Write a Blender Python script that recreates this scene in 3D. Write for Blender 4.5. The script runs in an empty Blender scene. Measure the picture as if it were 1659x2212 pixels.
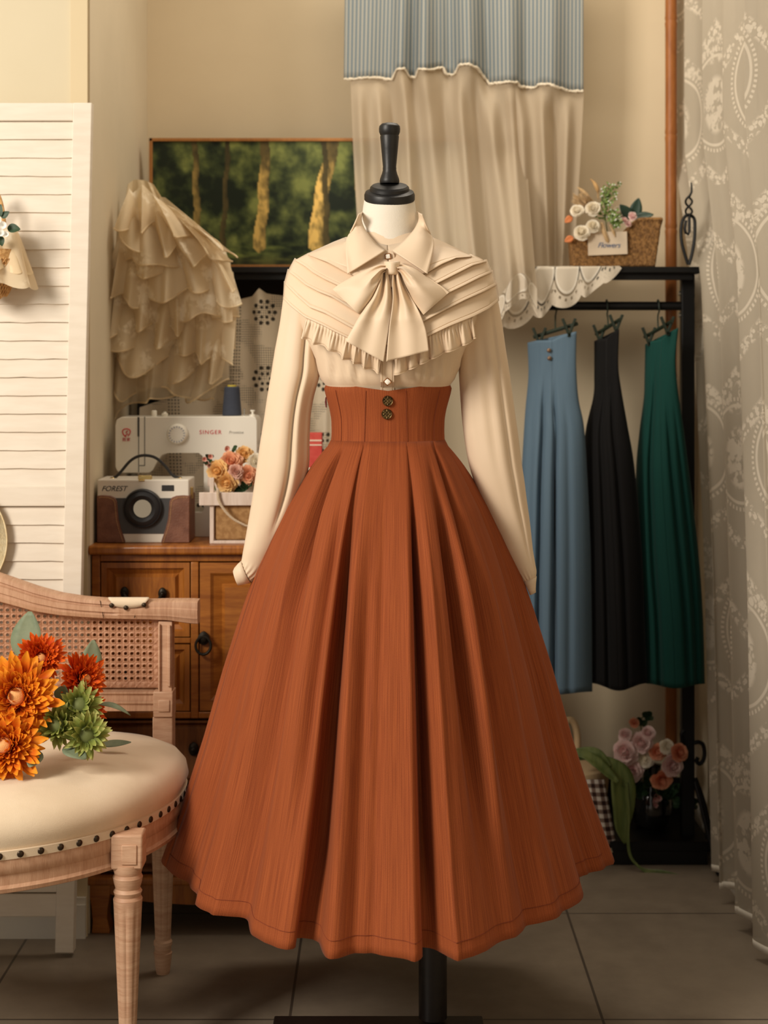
import bpy, bmesh, math, random
from mathutils import Vector, Matrix, Euler, noise
PI = math.pi
sc = bpy.context.scene
COL = sc.collection
F, CX, HY, H = 3520.0, 829.5, 780.0, 1.29      # focal length in pixels, principal column, horizon row, eye height (m)

def P(x, y, Y):
    return Vector(((x - CX) * Y / F, Y, H - (y - HY) * Y / F))
def PX(x, Y): return (x - CX) * Y / F
def PZ(y, Y): return H - (y - HY) * Y / F

def lin(c):
    c /= 255.0
    return c / 12.92 if c <= .04045 else ((c + .055) / 1.055) ** 2.4
def rgb(r, g, b): return (lin(r), lin(g), lin(b), 1.0)

def interp(t, tab):
    if t <= tab[0][0]: return tab[0][1]
    for (a, va), (b, vb) in zip(tab, tab[1:]):
        if t <= b:
            return va + (vb - va) * (t - a) / (b - a)
    return tab[-1][1]
def clamp(x, a=0., b=1.): return max(a, min(b, x))
def sstep(a, b, x):
    t = clamp((x - a) / (b - a)); return t * t * (3 - 2 * t)
def lerp(a, b, t): return a + (b - a) * t

def catmull(pts, n, closed=False):
    """n samples along a Catmull-Rom curve through pts (tuples of any length)."""
    m = len(pts); out = []
    segs = m if closed else m - 1
    for i in range(n):
        t = i / n * segs if closed else i / (n - 1) * segs
        k = min(int(t), segs - 1); f = t - k
        g = lambda j: pts[j % m] if closed else pts[max(0, min(m - 1, j))]
        p0, p1, p2, p3 = g(k - 1), g(k), g(k + 1), g(k + 2)
        out.append(tuple(.5 * ((2 * b) + (-a + c) * f + (2 * a - 5 * b + 4 * c - d) * f * f + (-a + 3 * b - 3 * c + d) * f ** 3)
                         for a, b, c, d in zip(p0, p1, p2, p3)))
    return out
def polyline(pts, n):
    """n samples spread evenly by length along straight segments."""
    L = [0.]
    for a, b in zip(pts, pts[1:]):
        L.append(L[-1] + math.dist(a, b))
    out = []
    for i in range(n):
        s = L[-1] * i / (n - 1)
        for k in range(len(pts) - 1):
            if s <= L[k + 1] + 1e-9:
                f = (s - L[k]) / max(1e-9, L[k + 1] - L[k])
                out.append(tuple(lerp(a, b, f) for a, b in zip(pts[k], pts[k + 1]))); break
        else: out.append(tuple(pts[-1]))
    return out

# ------------------------------------------------------------------ mesh builder
ORG = {}
class MB:
    def __init__(s): s.v = []; s.f = []; s.uv = {}; s.col = {}
    def add(s, pts, faces, uvs=None):
        o = len(s.v); s.v += [Vector(p) for p in pts]; s.f += [tuple(i + o for i in f) for f in faces]
        if uvs:
            for i, u in enumerate(uvs): s.uv[o + i] = u
        return o
    def grid(s, rows, closed=False, uv=True, caps=False, uvs=None):
        n, m = len(rows), len(rows[0]); pts = [p for r in rows for p in r]; fs = []
        for i in range(n - 1):
            for j in range(m if closed else m - 1):
                k = (j + 1) % m
                fs.append((i * m + j, i * m + k, (i + 1) * m + k, (i + 1) * m + j))
        if caps:
            fs.append(tuple(range(m))[::-1]); fs.append(tuple((n - 1) * m + j for j in range(m)))
        if uvs is None and uv:
            uvs = [(j / (m - 1), 1 - i / (n - 1)) for i in range(n) for j in range(m)]
        return s.add(pts, fs, uvs)
    def box(s, c, size, rot=None):
        x, y, z = [d / 2 for d in size]; R = rot.to_matrix() if rot else Matrix.Identity(3); c = Vector(c)
        p = [R @ Vector((a * x, b * y, d * z)) + c for a in (-1, 1) for b in (-1, 1) for d in (-1, 1)]
        s.add(p, [(0, 1, 3, 2), (4, 6, 7, 5), (0, 4, 5, 1), (2, 3, 7, 6), (0, 2, 6, 4), (1, 5, 7, 3)])
    def span(s, a, b):
        s.box([(u + v) / 2 for u, v in zip(a, b)], [abs(v - u) for u, v in zip(a, b)])
    def pbox(s, x0, y0, x1, y1, Yf, Yb):
        """box whose front face, at depth Yf, covers the given pixel rectangle"""
        s.span((PX(x0, Yf), Yf, PZ(y0, Yf)), (PX(x1, Yf), Yb, PZ(y1, Yf)))
    def tube(s, pts, r, n=8, closed=False, caps=True):
        pts = [Vector(p) for p in pts]; m = len(pts)
        rr = r if isinstance(r, (list, tuple)) else [r] * m
        rows = []; up = None
        for i, p in enumerate(pts):
            a = pts[(i - 1) % m] if closed or i > 0 else p; b = pts[(i + 1) % m] if closed or i < m - 1 else p
            d = (b - a).normalized() if (b - a).length > 1e-9 else Vector((0, 0, 1))
            if up is None:
                up = Vector((0, 0, 1)) if abs(d.z) < .9 else Vector((1, 0, 0))
            sx = d.cross(up)
            if sx.length < 1e-6: sx = d.cross(Vector((1, .3, .2)))
            sx.normalize(); up = sx.cross(d).normalized()
            rows.append([p + (sx * math.cos(2 * PI * k / n) + up * math.sin(2 * PI * k / n)) * rr[i] for k in range(n)])
        if closed: rows.append(rows[0])
        s.grid(rows, closed=True, uv=False, caps=caps and not closed)
    def lathe(s, prof, o=(0, 0, 0), n=32, rot=None, flute=None, sx=1., sy=1.):
        R = rot.to_matrix() if rot else Matrix.Identity(3); o = Vector(o); rows = []
        for r, z in prof:
            row = []
            for k in range(n):
                a = 2 * PI * k / n; q = r * (flute(a, z) if flute else 1.)
                row.append(R @ Vector((q * math.cos(a) * sx, q * math.sin(a) * sy, z)) + o)
            rows.append(row)
        s.grid(rows, closed=True, uv=False, caps=True)
    def ball(s, c, r, n=12, m=8, rot=None):
        r = r if isinstance(r, (list, tuple)) else (r, r, r); R = rot.to_matrix() if rot else Matrix.Identity(3)
        rows = []
        for i in range(m + 1):
            t = PI * (i + .02) / (m + .04)
            rows.append([R @ Vector((r[0] * math.sin(t) * math.cos(2 * PI * k / n), r[1] * math.sin(t) * math.sin(2 * PI * k / n), r[2] * math.cos(t))) + Vector(c) for k in range(n)])
        s.grid(rows, closed=True, uv=False, caps=True)
    def prism(s, pts, Yf, Yb):
        """extrude a px outline from depth Yf to Yb (sides run straight back)"""
        n = len(pts); fr = [P(x, y, Yf) for x, y in pts]; bk = [Vector((p.x, Yb, p.z)) for p in fr]
        s.add(fr + bk, [tuple(range(n)), tuple(range(2 * n - 1, n - 1, -1))] + [(i, i + n, (i + 1) % n + n, (i + 1) % n) for i in range(n)])
    def leaf(s, base, direc, normal, L, W, bend=0., n=6, fold=.15, tip=.8, end=.15):
        d = Vector(direc).normalized(); nn = Vector(normal); sd = d.cross(nn)
        if sd.length < 1e-6: sd = d.cross(Vector((.3, 1, .2)))
        sd.normalize(); nn = sd.cross(d).normalized(); b = Vector(base); rows = []; uvs = []
        for i in range(n + 1):
            t = i / n; w = W * (math.sin(min(PI * .985, PI * (t ** tip) * .95 + .1)) ** .8) * (1 if t < 1 else 1 + end)
            if end >= .2: w = W * (.12 + .88 * min(1, t / .62) ** .8) * (math.sqrt(max(.02, 1 - ((t - .62) / .385) ** 2)) if t > .62 else 1)
            c = b + d * (L * t * (1 - .15 * abs(bend) * t)) + nn * (bend * L * t * t)
            rows.append([c + sd * (w * q) + nn * (fold * w * abs(q)) for q in (-1, -.5, 0, .5, 1)])
            uvs += [(q * .5 + .5, t) for q in (-1, -.5, 0, .5, 1)]
        s.grid(rows, uvs=uvs)
    def build(s, name, mat, parent=None, smooth=True, solid=0., bevel=0., subsurf=0, sharp=40, origin=None, bevseg=2):
        if parent is not None: o = ORG[parent.name]
        elif origin is not None: o = Vector(origin)
        else:
            xs = [p.x for p in s.v]; ys = [p.y for p in s.v]; zs = [p.z for p in s.v]
            o = Vector(((min(xs) + max(xs)) / 2, (min(ys) + max(ys)) / 2, min(zs)))
        me = bpy.data.meshes.new(name); me.from_pydata([p - o for p in s.v], [], s.f)
        if s.uv:
            ul = me.uv_layers.new(name='UVMap')
            for l in me.loops: ul.data[l.index].uv = s.uv.get(l.vertex_index, (0, 0))
        if s.col:
            ca = me.color_attributes.new('Col', 'FLOAT_COLOR', 'POINT')
            for i in range(len(s.v)): ca.data[i].color = s.col.get(i, (1, 1, 1, 1))
        bm = bmesh.new(); bm.from_mesh(me); bmesh.ops.recalc_face_normals(bm, faces=bm.faces); bm.to_mesh(me); bm.free()
        for m in (mat if isinstance(mat, list) else [mat]): me.materials.append(m)
        if smooth:
            me.shade_smooth()
            if sharp < 180: me.set_sharp_from_angle(angle=math.radians(sharp))
        ob = bpy.data.objects.new(name, me); COL.objects.link(ob)
        if parent is not None: ob.parent = parent
        else: ob.location = o
        ORG[ob.name] = o
        if solid: m = ob.modifiers.new('solid', 'SOLIDIFY'); m.thickness = solid; m.offset = 0
        if bevel: m = ob.modifiers.new('bev', 'BEVEL'); m.width = bevel; m.segments = bevseg; m.limit_method = 'ANGLE'; m.angle_limit = math.radians(35); m.harden_normals = False
        if subsurf: m = ob.modifiers.new('sub', 'SUBSURF'); m.levels = m.render_levels = subsurf
        return ob

def thing(name, label, cat, loc, group=None):
    o = bpy.data.objects.new(name, None); COL.objects.link(o); o.location = loc; o.empty_display_size = .05
    ORG[o.name] = Vector(loc); o['label'] = label; o['category'] = cat
    if group: o['group'] = group
    return o
def tag(o, label, cat, group=None, kind=None):
    o['label'] = label; o['category'] = cat
    if group: o['group'] = group
    if kind: o['kind'] = kind
    return o
def struct(o):
    o['kind'] = 'structure'; return o
def copy_tree(src, loc, rot=None, scale=None, label=None, group=None):
    c = src.copy(); COL.objects.link(c); c.location = loc
    if rot is not None: c.rotation_euler = rot
    if scale is not None: c.scale = (scale,) * 3
    if label: c['label'] = label
    if group: c['group'] = group
    def rec(a, b):
        for ch in list(a.children):
            d = ch.copy(); COL.objects.link(d); d.parent = b; rec(ch, d)
    rec(src, c)
    return c

# ------------------------------------------------------------------ materials
class NT:
    def __init__(s, name):
        s.m = bpy.data.materials.new(name); s.m.use_nodes = True; s.t = s.m.node_tree; s.t.nodes.clear()
        s.out = s.t.nodes.new('ShaderNodeOutputMaterial')
    def n(s, typ, **kw):
        nd = s.t.nodes.new(typ)
        for k, v in kw.items():
            if k.startswith('i_'): s.set(nd.inputs[int(k[2:])] if k[2:].isdigit() else nd.inputs[k[2:].replace('_', ' ')], v)
            else: setattr(nd, k, v)
        return nd
    def set(s, sock, v):
        if isinstance(v, bpy.types.NodeSocket): s.t.links.new(v, sock)
        elif v is not None: sock.default_value = v
    def math(s, op, a, b=None, c=None, cl=False):
        nd = s.t.nodes.new('ShaderNodeMath'); nd.operation = op; nd.use_clamp = cl
        s.set(nd.inputs[0], a); s.set(nd.inputs[1], b); s.set(nd.inputs[2], c)
        return nd.outputs[0]
    def smooth(s, a, b, x):
        nd = s.t.nodes.new('ShaderNodeMapRange'); nd.interpolation_type = 'SMOOTHSTEP'
        s.set(nd.inputs[0], x); nd.inputs[1].default_value = a; nd.inputs[2].default_value = b
        return nd.outputs[0]
    def coord(s, kind='Object', scale=(1, 1, 1), rot=(0, 0, 0), loc=(0, 0, 0)):
        c = s.t.nodes.new('ShaderNodeTexCoord'); m = s.t.nodes.new('ShaderNodeMapping')
        s.t.links.new(c.outputs[kind], m.inputs[0]); m.inputs['Scale'].default_value = scale; m.inputs['Rotation'].default_value = rot; m.inputs['Location'].default_value = loc
        return m.outputs[0]
    def noise(s, vec, scale, detail=3, rough=.55, dist=0.):
        nd = s.t.nodes.new('ShaderNodeTexNoise'); s.set(nd.inputs['Vector'], vec); nd.inputs['Scale'].default_value = scale
        nd.inputs['Detail'].default_value = detail; nd.inputs['Roughness'].default_value = rough; nd.inputs['Distortion'].default_value = dist
        return nd.outputs[0]
    def voro(s, vec, scale, feature='F1', rnd=1.):
        nd = s.t.nodes.new('ShaderNodeTexVoronoi'); nd.feature = feature; s.set(nd.inputs['Vector'], vec); nd.inputs['Scale'].default_value = scale; nd.inputs['Randomness'].default_value = rnd
        return nd
    def mix(s, f, a, b):
        nd = s.t.nodes.new('ShaderNodeMix'); nd.data_type = 'RGBA'
        s.set(nd.inputs[0], f); s.set(nd.inputs[6], a); s.set(nd.inputs[7], b)
        return nd.outputs[2]
    def xyz(s, vec):
        nd = s.t.nodes.new('ShaderNodeSeparateXYZ'); s.set(nd.inputs[0], vec); return nd.outputs
    def bump(s, h, strength=.3, dist=.002):
        nd = s.t.nodes.new('ShaderNodeBump'); nd.inputs['Strength'].default_value = strength; nd.inputs['Distance'].default_value = dist
        s.set(nd.inputs['Height'], h); return nd.outputs[0]
    def bsdf(s, color, rough=.6, metal=0., normal=None, spec=.4, sheen=0., alpha=None, coat=0., trans=0., sub=0., emit=None):
        b = s.t.nodes.new('ShaderNodeBsdfPrincipled')
        s.set(b.inputs['Base Color'], color); s.set(b.inputs['Roughness'], rough); s.set(b.inputs['Metallic'], metal)
        s.set(b.inputs['Normal'], normal); s.set(b.inputs['Specular IOR Level'], spec); s.set(b.inputs['Sheen Weight'], sheen)
        s.set(b.inputs['Coat Weight'], coat); s.set(b.inputs['Transmission Weight'], trans)
        if sheen: b.inputs['Sheen Roughness'].default_value = .4
        if alpha is not None: s.set(b.inputs['Alpha'], alpha)
        return b
    def done(s, sh):
        s.t.links.new(sh.outputs[0] if hasattr(sh, 'outputs') else sh, s.out.inputs[0]); return s.m

def M(name, c, rough=.6, metal=0., c2=None, vscale=8., vstretch=(1, 1, 1), bump=0., bscale=300., bstretch=(1, 1, 1), spec=.4, sheen=0., coat=0., detail=4, contrast=(.35, .65), bdist=.002):
    t = NT(name); col = rgb(*c)
    if c2:
        f = t.smooth(contrast[0], contrast[1], t.noise(t.coord('Object', vstretch), vscale, detail))
        col = t.mix(f, rgb(*c), rgb(*c2))
    nm = None
    if bump: nm = t.bump(t.noise(t.coord('Object', bstretch), bscale, 2), bump, bdist)
    return t.done(t.bsdf(col, rough, metal, nm, spec, sheen, coat=coat))
# ------------------------------------------------------------------ cloth and room materials
def cloth(t, color, alpha, transl=.35, normal=None):
    d = t.n('ShaderNodeBsdfDiffuse'); t.set(d.inputs[0], color); tr = t.n('ShaderNodeBsdfTranslucent'); t.set(tr.inputs[0], color)
    if normal is not None: t.set(d.inputs['Normal'], normal)
    m1 = t.n('ShaderNodeMixShader'); m1.inputs[0].default_value = transl
    t.t.links.new(d.outputs[0], m1.inputs[1]); t.t.links.new(tr.outputs[0], m1.inputs[2])
    tp = t.n('ShaderNodeBsdfTransparent'); m2 = t.n('ShaderNodeMixShader'); t.set(m2.inputs[0], alpha)
    t.t.links.new(tp.outputs[0], m2.inputs[1]); t.t.links.new(m1.outputs[0], m2.inputs[2])
    return t.done(m2)
def m_sheer(name, c, alpha=.8, transl=.35):
    t = NT(name); w = t.noise(t.coord('UV', (60, 300, 1)), 6, 2)
    return cloth(t, rgb(*c), t.math('ADD', alpha - .05, t.math('MULTIPLY', w, .1)), transl)
def m_embroid(name, c, c2, alpha=.75, scale=16):
    t = NT(name); uv = t.coord('Object')
    v = t.voro(uv, scale).outputs['Distance']
    n = t.noise(uv, scale * 2.6, 3, .6)
    spot = t.math('MULTIPLY', t.smooth(.5, .3, v), t.smooth(.42, .55, n))
    return cloth(t, t.mix(spot, rgb(*c), rgb(*c2)), t.math('ADD', alpha, t.math('MULTIPLY', spot, 1 - alpha), cl=True), .3)
def m_curtain_lace(name, c, c2):
    """sheer net with woven oval wreaths, bouquets and sprays; UV is in metres along and up the cloth"""
    t = NT(name); uv = t.n('ShaderNodeTexCoord').outputs['UV']; u, v, _ = t.xyz(uv)
    cw, chh = .34, .43
    row = t.math('FLOOR', t.math('DIVIDE', v, chh)); par = t.math('MODULO', t.math('ABSOLUTE', row), 2.)
    us = t.math('ADD', u, t.math('MULTIPLY', par, cw / 2))
    pu = t.math('SUBTRACT', t.math('MULTIPLY', t.math('FRACT', t.math('DIVIDE', us, cw)), cw), cw / 2)
    pv = t.math('SUBTRACT', t.math('MULTIPLY', t.math('FRACT', t.math('DIVIDE', v, chh)), chh), chh / 2)
    def ell(cx, cy, a, b):
        x = t.math('DIVIDE', t.math('SUBTRACT', pu, cx), a); y = t.math('DIVIDE', t.math('SUBTRACT', pv, cy), b)
        return t.math('SQRT', t.math('ADD', t.math('MULTIPLY', x, x), t.math('MULTIPLY', y, y)))
    e = ell(0, 0, .098, .112)
    ring = t.math('SUBTRACT', 1., t.smooth(.022, .045, t.math('ABSOLUTE', t.math('SUBTRACT', e, 1.))), cl=True)
    dots = t.math('MULTIPLY', t.math('SUBTRACT', 1., t.smooth(.03, .05, t.math('ABSOLUTE', t.math('SUBTRACT', e, 1.13))), cl=True),
                  t.math('GREATER_THAN', t.math('SINE', t.math('MULTIPLY', t.math('ARCTAN2', pu, pv), 60.)), 0.))
    vor = t.voro(uv, 55).outputs['Distance']; nz = t.noise(uv, 48, 3, .7)
    blob = t.math('MULTIPLY', t.smooth(.62, .42, vor), t.smooth(.40, .50, nz))
    def mask(e_, a, b): return t.smooth(b, a, e_)
    bouq = t.math('MULTIPLY', mask(ell(0, -.01, .052, .072), .85, 1.1), t.math('ADD', blob, t.smooth(.46, .52, t.noise(uv, 30, 2)), cl=True))
    top = t.math('MULTIPLY', mask(ell(0, .125, .07, .032), .8, 1.15), blob)
    # leafy sprays to both sides and upwards
    sx = t.math('ABSOLUTE', pu)
    diag = t.math('ABSOLUTE', t.math('SUBTRACT', t.math('ADD', pv, t.math('MULTIPLY', sx, .9)), .185))
    leafs = t.smooth(.60, .48, t.voro(uv, 85).outputs['Distance'])
    spray = t.math('MULTIPLY', t.math('MULTIPLY', mask(diag, .012, .026), leafs), t.smooth(.35, .45, nz))
    diag2 = t.math('ABSOLUTE', t.math('SUBTRACT', t.math('SUBTRACT', pv, t.math('MULTIPLY', sx, .8)), -.215))
    spray2 = t.math('MULTIPLY', t.math('MULTIPLY', mask(diag2, .010, .024), leafs), t.smooth(.38, .46, nz))
    pat = ring
    for q in (dots, bouq, top, spray, spray2): pat = t.math('MAXIMUM', pat, q)
    return cloth(t, t.mix(pat, rgb(*c), rgb(*c2)), t.math('ADD', .76, t.math('MULTIPLY', pat, .20)), .25)
def m_crochet(name, c):
    """off-white open-work cloth: rows of small round holes, some gathered in rosettes; UV in metres"""
    t = NT(name); uv = t.n('ShaderNodeTexCoord').outputs['UV']; u, v, _ = t.xyz(uv)
    def cell(x, s): return t.math('SUBTRACT', t.math('FRACT', t.math('DIVIDE', x, s)), .5)
    def ln(a, b): return t.math('SQRT', t.math('ADD', t.math('MULTIPLY', a, a), t.math('MULTIPLY', b, b)))
    U, V = cell(u, .17), cell(v, .17); R = ln(U, V)
    ang = t.math('MULTIPLY', t.math('ARCTAN2', U, V), 10 / (2 * PI)); af = t.math('SUBTRACT', t.math('FRACT', ang), .5)
    h1 = t.math('LESS_THAN', ln(t.math('MULTIPLY', af, t.math('MULTIPLY', R, 2 * PI / 10)), t.math('SUBTRACT', R, .17)), .032)
    ang2 = t.math('MULTIPLY', t.math('ARCTAN2', U, V), 6 / (2 * PI)); af2 = t.math('SUBTRACT', t.math('FRACT', ang2), .5)
    h2 = t.math('LESS_THAN', ln(t.math('MULTIPLY', af2, t.math('MULTIPLY', R, 2 * PI / 6)), t.math('SUBTRACT', R, .085)), .026)
    col = t.math('LESS_THAN', t.math('ABSOLUTE', cell(t.math('ADD', u, .085), .17)), .1)
    h3 = t.math('MULTIPLY', t.math('LESS_THAN', ln(cell(u, .0085), cell(v, .0085)), .24), col)
    h4 = t.math('MULTIPLY', t.math('LESS_THAN', ln(cell(u, .006), cell(v, .006)), .26), t.smooth(.48, .56, t.noise(uv, 14, 2)))
    hole = t.math('MAXIMUM', t.math('MAXIMUM', h1, h2), t.math('MAXIMUM', h3, h4))
    return cloth(t, rgb(*c), t.math('SUBTRACT', 1., t.math('MULTIPLY', hole, .92)), .15)
def m_runner(name, c, c2):
    """white lace edging with scallops; UV u in metres, v 0 at hem .. 1"""
    t = NT(name); uv = t.n('ShaderNodeTexCoord').outputs['UV']; u, v, _ = t.xyz(uv)
    s = .105
    pu = t.math('MULTIPLY', t.math('SUBTRACT', t.math('FRACT', t.math('DIVIDE', u, s)), .5), s)
    pv = t.math('MULTIPLY', v, .13)
    def rad(cy): 
        y = t.math('SUBTRACT', pv, cy)
        return t.math('SQRT', t.math('ADD', t.math('MULTIPLY', pu, pu), t.math('MULTIPLY', y, y)))
    r = rad(.085)
    solid = t.smooth(.047, .044, r); rim = t.math('SUBTRACT', 1., t.smooth(.002, .004, t.math('ABSOLUTE', t.math('SUBTRACT', r, .047))), cl=True)
    gap = t.math('SUBTRACT', 1., t.smooth(.002, .004, t.math('ABSOLUTE', t.math('SUBTRACT', r, .054))), cl=True)
    q = t.math('FRACT', t.math('MULTIPLY', t.math('ARCTAN2', pu, t.math('SUBTRACT', pv, .085)), 10 / PI))
    hole = t.math('MULTIPLY', t.math('LESS_THAN', t.math('ABSOLUTE', t.math('SUBTRACT', q, .5)), .17), t.math('LESS_THAN', t.math('ABSOLUTE', t.math('SUBTRACT', r, .066)), .004))
    netv = t.voro(uv, 260).outputs['Distance']; net = t.math('MULTIPLY', t.math('SUBTRACT', 1., solid), t.math('LESS_THAN', netv, .25))
    cut = t.math('MAXIMUM', gap, t.math('MAXIMUM', hole, net))
    return cloth(t, t.mix(rim, rgb(*c), rgb(*c2)), t.math('SUBTRACT', .96, t.math('MULTIPLY', cut, .8), cl=True), .2)
def m_stripes(name, c, c2, n=46):
    t = NT(name); u, v, _ = t.xyz(t.n('ShaderNodeTexCoord').outputs['UV'])
    f = t.math('ABSOLUTE', t.math('SUBTRACT', t.math('FRACT', t.math('MULTIPLY', u, n)), .5))
    nz = t.noise(t.coord('UV', (400, 40, 1)), 3, 2)
    st = t.smooth(.16, .30, t.math('ADD', f, t.math('MULTIPLY', t.math('SUBTRACT', nz, .5), .12)))
    return cloth(t, t.mix(st, rgb(*c), rgb(*c2)), 1.0, .2)
def m_gingham(name, a, b, mid, s=.011):
    t = NT(name); u, v, _ = t.xyz(t.n('ShaderNodeTexCoord').outputs['UV'])
    cu = t.math('GREATER_THAN', t.math('FRACT', t.math('DIVIDE', u, s * 2)), .5); cv = t.math('GREATER_THAN', t.math('FRACT', t.math('DIVIDE', v, s * 2)), .5)
    k = t.math('ADD', cu, cv)
    col = t.mix(t.math('GREATER_THAN', k, .5), rgb(*a), rgb(*mid)); col = t.mix(t.math('GREATER_THAN', k, 1.5), col, rgb(*b))
    return t.done(t.bsdf(col, .9))
def m_skirt(name, c, c2, amp=1.):
    """worsted weave: fine vertical slub threads over a grainy twill"""
    t = NT(name); uv = t.coord('UV', (1, 1, 1))
    thread = t.noise(t.coord('UV', (240, 3, 1)), 2.2, 3, .6); grain = t.noise(t.coord('UV', (900, 900, 1)), 1., 2)
    f = t.math('ADD', t.math('MULTIPLY', t.smooth(.3, .7, thread), .65), t.math('MULTIPLY', t.smooth(.3, .7, grain), .35))
    nm = t.bump(t.math('ADD', grain, t.math('MULTIPLY', thread, .8)), .25 * amp, .001)
    return t.done(t.bsdf(t.mix(f, rgb(*c), rgb(*c2)), .82, 0, nm, .2, .04))
def m_petal(name, base, mid, tipc, rough=.55, k=(.1, .5, .5, .95)):
    """petal colour runs from the throat of the flower to the petal tip"""
    t = NT(name); u, v, _ = t.xyz(t.n('ShaderNodeTexCoord').outputs['UV'])
    nz = t.noise(t.coord('Object'), 28, 2); vv = t.math('ADD', v, t.math('MULTIPLY', t.math('SUBTRACT', nz, .5), .55))
    col = t.mix(t.smooth(k[0], k[1], vv), rgb(*base), rgb(*mid)); col = t.mix(t.smooth(k[2], k[3], vv), col, rgb(*tipc))
    b = t.bsdf(col, rough, spec=.25); tr = t.n('ShaderNodeBsdfTranslucent'); t.set(tr.inputs[0], col)
    m = t.n('ShaderNodeMixShader'); m.inputs[0].default_value = .2; t.t.links.new(b.outputs[0], m.inputs[1]); t.t.links.new(tr.outputs[0], m.inputs[2])
    return t.done(m)
def m_wood(name, c, c2, scale=6, stretch=(1, 1, 14), rough=.5, coat=0., bump=.15, axis=None):
    t = NT(name); vec = t.coord('Object', stretch)
    n1 = t.noise(vec, scale, 5, .6, 1.2); n2 = t.noise(t.coord('Object', tuple(q * 3 for q in stretch)), scale * 3, 3, .6)
    f = t.smooth(.3, .72, t.math('ADD', t.math('MULTIPLY', n1, .7), t.math('MULTIPLY', n2, .3)))
    return t.done(t.bsdf(t.mix(f, rgb(*c), rgb(*c2)), rough, 0, t.bump(n2, bump, .001), .4, coat=coat))
def m_vcol(name, rough=.5):
    t = NT(name); a = t.n('ShaderNodeAttribute', attribute_name='Col')
    nz = t.noise(t.coord('Object'), 420, 2)
    return t.done(t.bsdf(a.outputs[0], rough, 0, t.bump(nz, .2, .001), .3))
def m_wall(name, c, c2, bump=.08):
    t = NT(name); n = t.noise(t.coord('Object'), 1.3, 4, .6)
    return t.done(t.bsdf(t.mix(t.smooth(.3, .7, n), rgb(*c), rgb(*c2)), .9, 0, t.bump(t.noise(t.coord('Object'), 160, 3), bump, .001), .2))
def m_floor(name, c, c2, grout, gx, gy, s, w=.0028):
    t = NT(name); vec = t.n('ShaderNodeNewGeometry').outputs['Position']; x, y, _ = t.xyz(vec)
    def line(q, o): 
        f = t.math('FRACT', t.math('DIVIDE', t.math('SUBTRACT', q, o), s)); f = t.math('MINIMUM', f, t.math('SUBTRACT', 1., f))
        return t.math('LESS_THAN', f, w / s)
    g = t.math('MAXIMUM', line(x, gx), line(y, gy))
    n1 = t.noise(vec, 2.2, 6, .62, .6); n2 = t.noise(vec, 14, 4, .6)
    f = t.smooth(.3, .7, t.math('ADD', t.math('MULTIPLY', n1, .65), t.math('MULTIPLY', n2, .35)))
    nm = t.bump(t.math('SUBTRACT', t.math('MULTIPLY', n2, .3), g), .25, .002)
    return t.done(t.bsdf(t.mix(g, t.mix(f, rgb(*c), rgb(*c2)), rgb(*grout)), .48, 0, nm, .4))

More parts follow.
